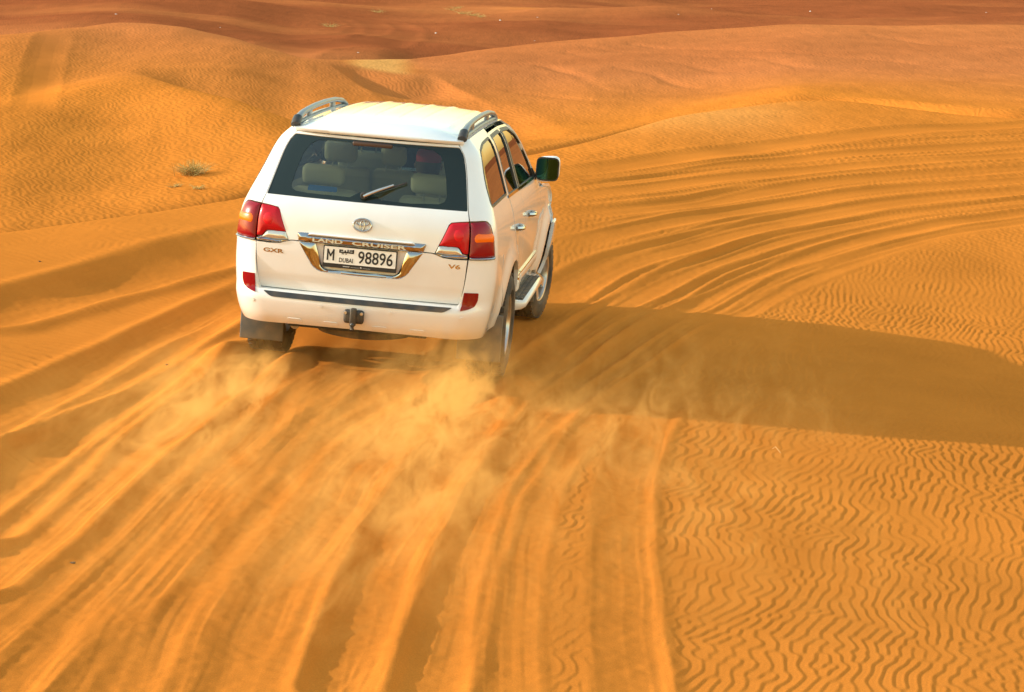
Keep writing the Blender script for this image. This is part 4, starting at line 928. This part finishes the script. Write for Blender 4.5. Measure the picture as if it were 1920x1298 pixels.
# region masks for the ripples
U_ = 960+FOC*(GX/GY); 
near = GY < 34
R1 = np.zeros_like(GZ); 
rows_ = np.nonzero(yr < 34)[0][-1]+1
xs_, ys_ = GX[:rows_], GY[:rows_]; us2 = U_[:rows_]
left = np.clip((620-us2)/200, 0, 1); right = np.clip((us2-900)/200, 0, 1)
rr_ = ripples(xs_, ys_, math.radians(-13), .066)
rl_ = ripples(xs_, ys_, math.radians(60), .10, lean=.3)
tr = np.clip(TRK[:rows_]*(1+.25*wn(xs_, ys_, .35, 7))+.10*wn(xs_, ys_, .16, 8)*(TRK[:rows_] > .03), 0, 1); keep = np.clip(1-1.25*tr, 0, 1)**1.5
patch = np.clip(.9+.22*wn(xs_, ys_, 1.8, 4)+.20*wn(xs_, ys_, .32, 5), .45, 1.4)
fadeR = np.clip((30-ys_)/10, 0, 1)
GZ[:rows_] += keep*patch*(right*(.0026+.0020*np.clip((ys_-10)/6, 0, 1))*rr_*fadeR+left*.0036*rl_*fadeR)
GZ[:rows_] += fine[:rows_]*np.clip((32-ys_)/8, 0, 1)+np.clip(tr*1.3, 0, 1)*(.0011*wn(xs_, ys_, .08, 11)+.0010*wn(xs_, ys_, .2, 12)+.0012*wn(xs_, ys_, .6, 13))*np.clip((28-ys_)/8, 0, 1)
# tones of the sand itself, plus a dune nose painted as if sunlit: golden on the near dunes, pinker then rust red on the far ones
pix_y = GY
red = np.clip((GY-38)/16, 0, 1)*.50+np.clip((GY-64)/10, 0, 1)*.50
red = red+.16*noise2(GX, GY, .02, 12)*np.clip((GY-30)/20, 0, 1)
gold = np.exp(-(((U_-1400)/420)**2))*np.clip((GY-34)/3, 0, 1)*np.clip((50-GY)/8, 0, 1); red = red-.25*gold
light = np.exp(-((GX-.3)/6.5)**2-((GY-116)/9)**2); red = red-.45*light+.10*wn(GX, GY, 9, 2)*np.clip((GY-60)/20, 0, 1)-.45*np.exp(-((U_-715)/60)**2)*np.clip((GY-48.3)/1.0, 0, 1)*np.clip((54-GY)/1.5, 0, 1)  # last term colours the dune nose golden, in place of sun on its slope
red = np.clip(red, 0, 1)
idx = np.arange(NR*NC).reshape(NR, NC)
Q = np.stack([idx[:-1, :-1], idx[:-1, 1:], idx[1:, 1:], idx[1:, :-1]], -1).reshape(-1, 4)
VV = np.stack([GX, GY, GZ], -1).reshape(-1, 3)
# wide coarse sheet for everything beside and behind, a hand's breadth lower under the fine one
cx_ = np.concatenate([-np.geomspace(9000, 14, 34), np.linspace(-12, 12, 33), np.geomspace(14, 9000, 34)])
cy2 = np.concatenate([-np.geomspace(9000, 14, 34), np.linspace(-12, 7.32, 30), [7.8, 9, 12], ])
CX, CY = np.meshgrid(cx_, cy2); 
CZ = zbase(np.clip(CX, -60, 60), np.clip(CY, -40, 60)); CZ = np.where(CY < 7.31, CZ, CZ-.35)+.04*noise2(CX, CY, .12, 9)*(CY < 6)
CZ = np.where(np.abs(CX) > 60, CZ*.0+0, CZ)
n0 = len(VV); VV = np.concatenate([VV, np.stack([CX, CY, CZ], -1).reshape(-1, 3)])
ic = np.arange(CX.size).reshape(CX.shape)+n0
Q = np.concatenate([Q, np.stack([ic[:-1, :-1], ic[:-1, 1:], ic[1:, 1:], ic[1:, :-1]], -1).reshape(-1, 4)])
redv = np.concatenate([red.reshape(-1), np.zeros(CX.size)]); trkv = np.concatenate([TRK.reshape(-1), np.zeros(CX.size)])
me = bpy.data.meshes.new('sand_dunes'); me.vertices.add(len(VV)); me.vertices.foreach_set('co', VV.astype(np.float32).reshape(-1))
me.loops.add(Q.size); me.loops.foreach_set('vertex_index', Q.astype(np.int32).reshape(-1)); me.polygons.add(len(Q))
me.polygons.foreach_set('loop_start', np.arange(0, Q.size, 4, dtype=np.int32)); me.update(calc_edges=True)
me.polygons.foreach_set('use_smooth', np.ones(len(Q), bool))
pale = np.exp(-(((U_-712)/52)**2)**2)*np.clip((GY-48.1)/.7, 0, 1)*np.clip((56-GY)/1.5, 0, 1)+.45*np.exp(-(((U_-1270-6*(GY-36))/230)**2)**2)*np.exp(-((GY-35)/2.6)**2); palev = np.concatenate([pale.reshape(-1), np.zeros(CX.size)])  # sunlit face of the dune nose painted paler; second term pales the right-hand crest
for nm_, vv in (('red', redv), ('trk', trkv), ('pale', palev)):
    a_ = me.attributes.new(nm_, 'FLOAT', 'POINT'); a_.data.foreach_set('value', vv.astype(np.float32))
SANDC = [(.54,.173,.025),(.47,.152,.045),(.28,.078,.026)]
SAND = bpy.data.materials.new('sand'); SAND.use_nodes = True; nt = SAND.node_tree; pb = nt.nodes['Principled BSDF']; Lk = nt.links
pb.inputs['Roughness'].default_value = .95; pb.inputs['Specular IOR Level'].default_value = .0
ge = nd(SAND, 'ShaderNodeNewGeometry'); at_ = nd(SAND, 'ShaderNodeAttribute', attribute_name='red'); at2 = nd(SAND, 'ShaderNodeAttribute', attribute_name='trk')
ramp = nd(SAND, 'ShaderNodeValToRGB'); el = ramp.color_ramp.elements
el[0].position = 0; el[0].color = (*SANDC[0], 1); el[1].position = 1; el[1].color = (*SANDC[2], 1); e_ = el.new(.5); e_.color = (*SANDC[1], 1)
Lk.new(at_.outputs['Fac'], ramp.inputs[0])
n1 = nd(SAND, 'ShaderNodeTexNoise'); n1.inputs['Scale'].default_value = .55; n1.inputs['Detail'].default_value = 8; n1.inputs['Roughness'].default_value = .6
n2 = nd(SAND, 'ShaderNodeTexNoise'); n2.inputs['Scale'].default_value = 160; n2.inputs['Detail'].default_value = 3
Lk.new(ge.outputs['Position'], n1.inputs['Vector']); Lk.new(ge.outputs['Position'], n2.inputs['Vector'])
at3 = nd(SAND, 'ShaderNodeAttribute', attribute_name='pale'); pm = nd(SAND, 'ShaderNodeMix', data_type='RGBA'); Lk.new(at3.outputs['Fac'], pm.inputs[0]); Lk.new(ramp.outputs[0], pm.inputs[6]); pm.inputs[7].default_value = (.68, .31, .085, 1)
def mul(a, lo, hi, col_in):
    mr = nd(SAND, 'ShaderNodeMapRange'); mr.inputs['From Min'].default_value = .3; mr.inputs['From Max'].default_value = .7; mr.inputs['To Min'].default_value = lo; mr.inputs['To Max'].default_value = hi
    Lk.new(a, mr.inputs['Value']); h = nd(SAND, 'ShaderNodeVectorMath', operation='SCALE'); Lk.new(col_in, h.inputs[0]); Lk.new(mr.outputs[0], h.inputs['Scale']); return h.outputs[0]
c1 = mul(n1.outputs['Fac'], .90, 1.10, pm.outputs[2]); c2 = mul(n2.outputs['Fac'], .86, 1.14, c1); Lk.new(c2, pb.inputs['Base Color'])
# fine relief: grain everywhere, and small wind ripples on the dunes too far off for the mesh
mp = nd(SAND, 'ShaderNodeMapping'); mp.inputs['Rotation'].default_value = (0, 0, math.radians(-28)); Lk.new(ge.outputs['Position'], mp.inputs[0])
wv = nd(SAND, 'ShaderNodeTexWave', wave_type='BANDS', bands_direction='X', wave_profile='SIN'); wv.inputs['Scale'].default_value = 2.9; wv.inputs['Distortion'].default_value = 14; wv.inputs['Detail'].default_value = 2.5; wv.inputs['Detail Scale'].default_value = .7; wv.inputs['Detail Roughness'].default_value = .6
Lk.new(mp.outputs[0], wv.inputs[0])
sx = nd(SAND, 'ShaderNodeSeparateXYZ'); Lk.new(ge.outputs['Position'], sx.inputs[0])
mf = nd(SAND, 'ShaderNodeMapRange'); mf.inputs['From Min'].default_value = 22; mf.inputs['From Max'].default_value = 27; Lk.new(sx.outputs['Y'], mf.inputs['Value'])
inv_ = nd(SAND, 'ShaderNodeMath', operation='SUBTRACT'); inv_.inputs[0].default_value = 1; Lk.new(at2.outputs['Fac'], inv_.inputs[1])
m3 = nd(SAND, 'ShaderNodeMath', operation='MULTIPLY'); Lk.new(mf.outputs[0], m3.inputs[0]); Lk.new(inv_.outputs[0], m3.inputs[1])
m4 = nd(SAND, 'ShaderNodeMath', operation='MULTIPLY'); Lk.new(m3.outputs[0], m4.inputs[0]); Lk.new(wv.outputs['Fac'], m4.inputs[1])
b1 = nd(SAND, 'ShaderNodeBump'); b1.inputs['Strength'].default_value = .22; b1.inputs['Distance'].default_value = .02; Lk.new(m4.outputs[0], b1.inputs['Height'])
# ragged patches of larger ripples on the far dunes
wv2 = nd(SAND, 'ShaderNodeTexNoise'); wv2.inputs['Scale'].default_value = 1.0; wv2.inputs['Detail'].default_value = 4; mp2 = nd(SAND, 'ShaderNodeMapping'); mp2.inputs['Scale'].default_value = (2.6, .8, 1); mp2.inputs['Rotation'].default_value = (0, 0, math.radians(-20)); Lk.new(ge.outputs['Position'], mp2.inputs[0]); Lk.new(mp2.outputs[0], wv2.inputs['Vector'])
m5 = nd(SAND, 'ShaderNodeMath', operation='MULTIPLY'); Lk.new(m3.outputs[0], m5.inputs[0]); Lk.new(wv2.outputs['Fac'], m5.inputs[1])
b3 = nd(SAND, 'ShaderNodeBump'); b3.inputs['Strength'].default_value = .22; b3.inputs['Distance'].default_value = .16; Lk.new(m5.outputs[0], b3.inputs['Height']); Lk.new(b1.outputs[0], b3.inputs['Normal'])
b2 = nd(SAND, 'ShaderNodeBump'); b2.inputs['Strength'].default_value = .35; b2.inputs['Distance'].default_value = .004; Lk.new(n2.outputs['Fac'], b2.inputs['Height']); Lk.new(b3.outputs[0], b2.inputs['Normal'])
Lk.new(b2.outputs[0], pb.inputs['Normal'])
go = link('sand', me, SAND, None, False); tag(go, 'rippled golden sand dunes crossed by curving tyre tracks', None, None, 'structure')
print('ground verts', len(VV), 'quads', len(Q))

# ------------------------------------------------------------------ small things
def on_ground(u, v):
    x, y = ground_hit(u, v); j = min(max(int(np.searchsorted(yr, y)), 1), NR-1); c = min(max(int(np.searchsorted(tcol, x/y)), 1), NC-1)
    return Vector((x, y, float(GZ[j-1:j+1, c-1:c+1].mean())))
DRYM = mat('dry_stems', (.46, .30, .09), .9); DRYM2 = mat('dry_stems_green', (.34, .28, .08), .9)
def tuft(name, n, rad, hgt, seed, m1=DRYM, m2=DRYM2):
    r = random.Random(seed); V = []; F = []; mi = []
    for k in range(n):
        a = r.uniform(0, 2*math.pi); lean = r.uniform(.05, 1.0)**.8; L = hgt*r.uniform(.5, 1.1); w = .004*r.uniform(.7, 1.4)
        bx_, by_ = r.gauss(0, rad*.22), r.gauss(0, rad*.18); dx, dy = math.cos(a), math.sin(a); n0 = len(V)
        for s in range(4):
            t = s/3; ww = w*(1-t*.8); x = bx_+dx*lean*rad*t**1.5; y = by_+dy*lean*rad*t**1.5; z = L*(t-.35*lean*t*t)-.01
            V += [(x-dy*ww, y+dx*ww, z), (x+dy*ww, y-dx*ww, z), (x, y, z+ww*1.5)]
        for s in range(3):
            b_ = n0+3*s
            for q in range(3): F.append((b_+q, b_+(q+1) % 3, b_+3+(q+1) % 3, b_+3+q)); mi.append(k % 3 == 0)
    o = mesh(name, V, F, [m1, m2], None, False); o.data.polygons.foreach_set('material_index', [int(q) for q in mi]); return o
def sink(o, p, dz=0.0): o.location = (p.x, p.y, p.z-dz)
b_ = tuft('dry_bush', 220, .33, .27, 3); sink(b_, on_ground(362, 330), .02); tag(b_, 'pale dry bush growing alone on the rippled sand, the largest plant', 'bush')
for i_, (u_, v_, s_, lb) in enumerate(((372, 357, .16, 'tiny dead tuft on the sand just below the dry bush'), (330, 352, .13, 'tiny dead sprig on the sand in front of the dry bush stems'))):
    t_ = tuft('dead_tuft', 40, s_, s_*.7, 20+i_); sink(t_, on_ground(u_, v_), .01); tag(t_, lb, 'plant')
for i_, (u_, v_, s_) in enumerate(((846, 20, .5), (868, 25, .6), (884, 31, .5), (858, 13, .45), (902, 34, .5), (618, 46, .5), (708, 24, .5))):
    t_ = tuft('desert_scrub', 60, s_, s_*.5, 40+i_); sink(t_, on_ground(u_, v_), .02)
    tag(t_, 'low dry scrub on the far rust coloured flat' if i_ < 5 else ('lone low scrub on the dark slope inside the looping far tracks' if i_ == 5 else 'lone low scrub above the looping far tracks'), 'plant', 'scrub on the far flat')
STL = ['pale stone on the red flat, directly above the front of the roof and farthest off', 'pale stone at the very top of the red flat, between two nearer ones', 'pale stone at the foot of the ochre slope on the red flat', 'smallest bright stone in the middle of the red flat', 'pale stone in the open middle of the red flat above the right dune', 'pale stone at the near end of the ochre sand tongue', 'pale stone on the red flat farthest to the right', 'pale stone beside the ochre patch above the roof rail', 'pale stone just inside the looping far tracks', 'pale stone on the dark slope behind the left dune crest', 'pale stone farthest to the left behind the left dune crest', 'pale stone lowest on the red sand beside the pale dune nose', 'pale stone on the red sand close above the right dune crest']
STONE = mat('pale_stone', (.62, .55, .48), .9)
def stone(name, s, seed):
    r = random.Random(seed); bm = bmesh.new(); bmesh.ops.create_icosphere(bm, subdivisions=2, radius=1)
    ph = [r.uniform(0, 6) for _ in range(4)]
    V = []
    for v in bm.verts:
        k = 1+.22*math.sin(v.co.x*3+ph[0])+.18*math.sin(v.co.y*4+ph[1])+.12*math.sin(v.co.z*5+ph[2]); V.append((v.co.x*k*s, v.co.y*k*s*.8, v.co.z*k*s*.55))
    bm.verts.index_update(); F = [tuple(q.index for q in f.verts) for f in bm.faces]; bm.free(); return mesh(name, V, F, STONE, None, True, 30)
for i_, (u_, v_, s_) in enumerate(((1060, 14, .12), (1382, 14, .16), (1271, 34, .14), (1334, 29, .10), (1519, 27, .12), (1008, 38, .11), (1849, 26, .12), (938, 42, .12), (817, 62, .11), (413, 52, .08), (218, 30, .12), (672, 99, .10), (1003, 69, .09))):
    o = stone('pale_stone', s_*.45, i_); sink(o, on_ground(u_, v_), s_*.1); tag(o, STL[i_], 'stone', 'pale stones on the far red sand')
DARKB = mat('dark_twig', (.10, .06, .03), .9)
tw = MB(); p0 = on_ground(1448, 845); q0 = on_ground(1462, 850)
tw.tube([p0+Vector((0, 0, .004)), (p0+q0)/2+Vector((.0, .03, .022)), q0+Vector((0, 0, .004)), q0+Vector((0, -.03, .002))], .0022, 6)
o = tw.build('twig', mat('pale_straw', (.60, .36, .14), .9)); tag(o, 'thin pale curved straw lying on the ripples right of the tracks', 'twig')
for i_, (u_, v_, lb) in enumerate(((629, 276, 'x'), (75, 493, 'small dark pebble on smooth sand above the broad left trough'), (136, 1056, 'dark crumb of debris on the nearest tyre tracks'), (313, 675, 'dark crumb beside the ruts left of the rear wheel'))):
    if lb == 'x': continue
    o = stone('pebble', .012, 60+i_); o.data.materials[0] = DARKB; sink(o, on_ground(u_, v_), -.003); tag(o, lb, 'pebble')

# ------------------------------------------------------------------ passenger seen through the rear window
SKIN = mat('skin', (.42, .24, .16), .5); SHIRT = mat('shirt_dark', (.06, .09, .13), .8); CAP = mat('red_cap_cloth', (.50, .03, .05), .85)
def person_at(loc):
    V = [(0, 0, 0), (0, .02, .16), (0, 0, .36), (0, -.01, .50), (0, 0, .57), (0, .01, .64), (0, .02, .72), (0, .02, .79),
         (.16, 0, .47), (.23, .03, .30), (.22, .20, .20), (.20, .36, .22), (-.16, 0, .47), (-.23, .03, .30), (-.22, .20, .20), (-.20, .36, .22),
         (.10, .06, -.02), (.12, .44, .02), (.12, .48, -.36), (-.10, .06, -.02), (-.12, .44, .02), (-.12, .48, -.36)]
    R = [.15, .14, .16, .10, .055, .06, .095, .07, .065, .05, .042, .032, .065, .05, .042, .032, .095, .065, .05, .095, .065, .05]
    E = [(0, 1), (1, 2), (2, 3), (3, 4), (4, 5), (5, 6), (6, 7), (3, 8), (8, 9), (9, 10), (10, 11), (3, 12), (12, 13), (13, 14), (14, 15), (0, 16), (16, 17), (17, 18), (0, 19), (19, 20), (20, 21)]
    me_ = bpy.data.meshes.new('person'); me_.from_pydata(V, E, []); o = bpy.data.objects.new('person', me_); col.objects.link(o)
    sk = o.modifiers.new('skin', 'SKIN'); sk.use_smooth_shade = True; me_.skin_vertices[0].data[0].use_root = True
    for i, r_ in enumerate(R): me_.skin_vertices[0].data[i].radius = (r_, r_*.8 if i in (0, 1, 2) else r_)
    o.modifiers.new('sub', 'SUBSURF').levels = 2; o.modifiers['sub'].render_levels = 2
    bpy.context.view_layer.update(); m2 = bpy.data.meshes.new_from_object(o.evaluated_get(bpy.context.evaluated_depsgraph_get())); bpy.data.objects.remove(o)
    m2.materials.clear(); m2.materials.append(SHIRT); m2.materials.append(SKIN)
    m2.polygons.foreach_set('material_index', [1 if p.center.z > .53 or (p.center.y > .33 and p.center.z > .1) else 0 for p in m2.polygons])
    o = link('person', m2); o.matrix_world = car.matrix_world @ Matrix.Translation(loc)
    c = MB(); n = 24
    prof = [(-.02, .098), (.02, .104), (.06, .098), (.095, .075), (.115, .035), (.12, .0)]
    c.lathe(prof, n, 'z', (0, .02, .74)); c.add([(-.075, .10, .745), (.075, .10, .745), (.05, .19, .735), (-.05, .19, .735), (-.075, .10, .755), (.075, .10, .755), (.05, .19, .742), (-.05, .19, .742)], [(3, 2, 1, 0), (4, 5, 6, 7), (0, 1, 5, 4), (1, 2, 6, 5), (2, 3, 7, 6), (3, 0, 4, 7)])
    c.build('cap', CAP, o, deg=60); h = MB(); h.lathe([(-.10, .088), (-.04, .100), (.0, .100)], n, 'z', (0, .005, .73)); h.build('hair', DARKB, o, deg=60)
    for s_ in (-1, 1):
        e_ = MB(); e_.lathe([(0, 0), (.008, .010), (.0, .016)], 12, 'y', (s_*.035, .108, .70)); e_.build('eye', BLACKM, o)
        e_ = MB(); e_.tube([(s_*.098, .02, .67), (s_*.106, .015, .70), (s_*.098, .02, .725)], .012, 8); e_.build('ear', SKIN, o)
    return o
pp_ = person_at((.17, 1.98, .755)); tag(pp_, 'passenger in a red cap seated behind the right rear headrest', 'person')

# ------------------------------------------------------------------ dust thrown up behind the wheels
dm = MB(); dm.box(-3.6, 4.6, -7.2, 2.6, -.6, 1.35)
DUST = bpy.data.materials.new('dust'); DUST.use_nodes = True; nt = DUST.node_tree; nt.nodes.clear(); Lk = nt.links
mo_ = nd(DUST, 'ShaderNodeOutputMaterial'); pv = nd(DUST, 'ShaderNodeVolumePrincipled'); Lk.new(pv.outputs[0], mo_.inputs['Volume'])
pv.inputs['Color'].default_value = (.94, .54, .155, 1); pv.inputs['Anisotropy'].default_value = .1
tc = nd(DUST, 'ShaderNodeTexCoord'); sp_ = nd(DUST, 'ShaderNodeSeparateXYZ'); Lk.new(tc.outputs['Object'], sp_.inputs[0])
def M_(op, a, b=None, c=None, clamp=False):
    n = nd(DUST, 'ShaderNodeMath', operation=op, use_clamp=clamp)
    for i, q in enumerate((a, b, c)):
        if q is None: continue
        if isinstance(q, (int, float)): n.inputs[i].default_value = q
        else: Lk.new(q, n.inputs[i])
    return n.outputs[0]
X_, Y_, Z_ = sp_.outputs
def gauss(x, c, w):   # exp(-((x-c)/w)^2), w may be a socket
    d = M_('DIVIDE', M_('SUBTRACT', x, c), w); return M_('EXPONENT', M_('MULTIPLY', M_('MULTIPLY', d, d), -1))
def plume(xw, y_s, drift, w0, w1, h0, h1, length, amp):
    s = M_('DIVIDE', M_('SUBTRACT', y_s, Y_), length, clamp=False); s1 = M_('MAXIMUM', s, 0)
    cx = M_('ADD', xw, M_('MULTIPLY', s1, drift)); w = M_('ADD', w0, M_('MULTIPLY', s1, w1)); h = M_('ADD', h0, M_('MULTIPLY', s1, h1))
    g = gauss(X_, cx, w); zz = M_('DIVIDE', M_('MAXIMUM', Z_, 0), h); v = M_('EXPONENT', M_('MULTIPLY', M_('POWER', zz, 1.6), -1))
    fad = M_('MULTIPLY', M_('EXPONENT', M_('MULTIPLY', s1, -1.5)), nd_range(s, -.03, .30))
    return M_('MULTIPLY', M_('MULTIPLY', g, v), M_('MULTIPLY', fad, amp))
def nd_range(val, a, b, lo=0.0, hi=1.0):
    n = nd(DUST, 'ShaderNodeMapRange', interpolation_type='SMOOTHSTEP'); n.inputs['From Min'].default_value = a; n.inputs['From Max'].default_value = b; n.inputs['To Min'].default_value = lo; n.inputs['To Max'].default_value = hi
    Lk.new(val, n.inputs['Value']); return n.outputs[0]
dens_ = None
for pr in ((-.78, .80, .12, .13, .20, .045, .22, 2.2, 8.5), (.84, .80, .04, .14, .22, .05, .29, 2.3, 11.5), (1.35, .3, .8, .20, .5, .06, .20, 2.4, 1.6), (.1, -.8, .25, 1.0, .8, .06, .12, 5.5, .05)):
    p_ = plume(*pr); dens_ = p_ if dens_ is None else M_('ADD', dens_, p_)
veil = M_('MULTIPLY', M_('MULTIPLY', gauss(X_, 2.2, 1.1), gauss(Y_, .2, 1.1)), M_('EXPONENT', M_('MULTIPLY', M_('DIVIDE', M_('MAXIMUM', Z_, 0), .25), -1)))
dens_ = M_('ADD', dens_, M_('MULTIPLY', veil, .55))
mpd = nd(DUST, 'ShaderNodeMapping'); mpd.inputs['Scale'].default_value = (3.0, .70, 2.8); mpd.inputs['Rotation'].default_value = (0, 0, math.radians(18)); Lk.new(tc.outputs['Object'], mpd.inputs[0])
ns = nd(DUST, 'ShaderNodeTexNoise'); ns.inputs['Scale'].default_value = 1.5; ns.inputs['Detail'].default_value = 6; ns.inputs['Roughness'].default_value = .68; ns.inputs['Distortion'].default_value = 1.2; Lk.new(mpd.outputs[0], ns.inputs['Vector'])
dens_ = M_('MULTIPLY', dens_, nd_range(ns.outputs['Fac'], .46, .66, .0, 2.5))
edge = M_('MULTIPLY', nd_range(Y_, -7.1, -5.0), nd_range(Z_, 1.3, .9))
edge = M_('MULTIPLY', edge, M_('MULTIPLY', nd_range(X_, -3.5, -2.4), nd_range(X_, 4.5, 3.4)))
Lk.new(M_('MULTIPLY', dens_, edge), pv.inputs['Density'])
do = dm.build('dust', DUST, None, smooth=False); do.matrix_world = car.matrix_world; tag(do, 'golden sand dust blown up behind the rear wheels', None, None, 'stuff')
DUST.cycles.volume_sampling = 'MULTIPLE_IMPORTANCE' if hasattr(DUST.cycles, 'volume_sampling') else None
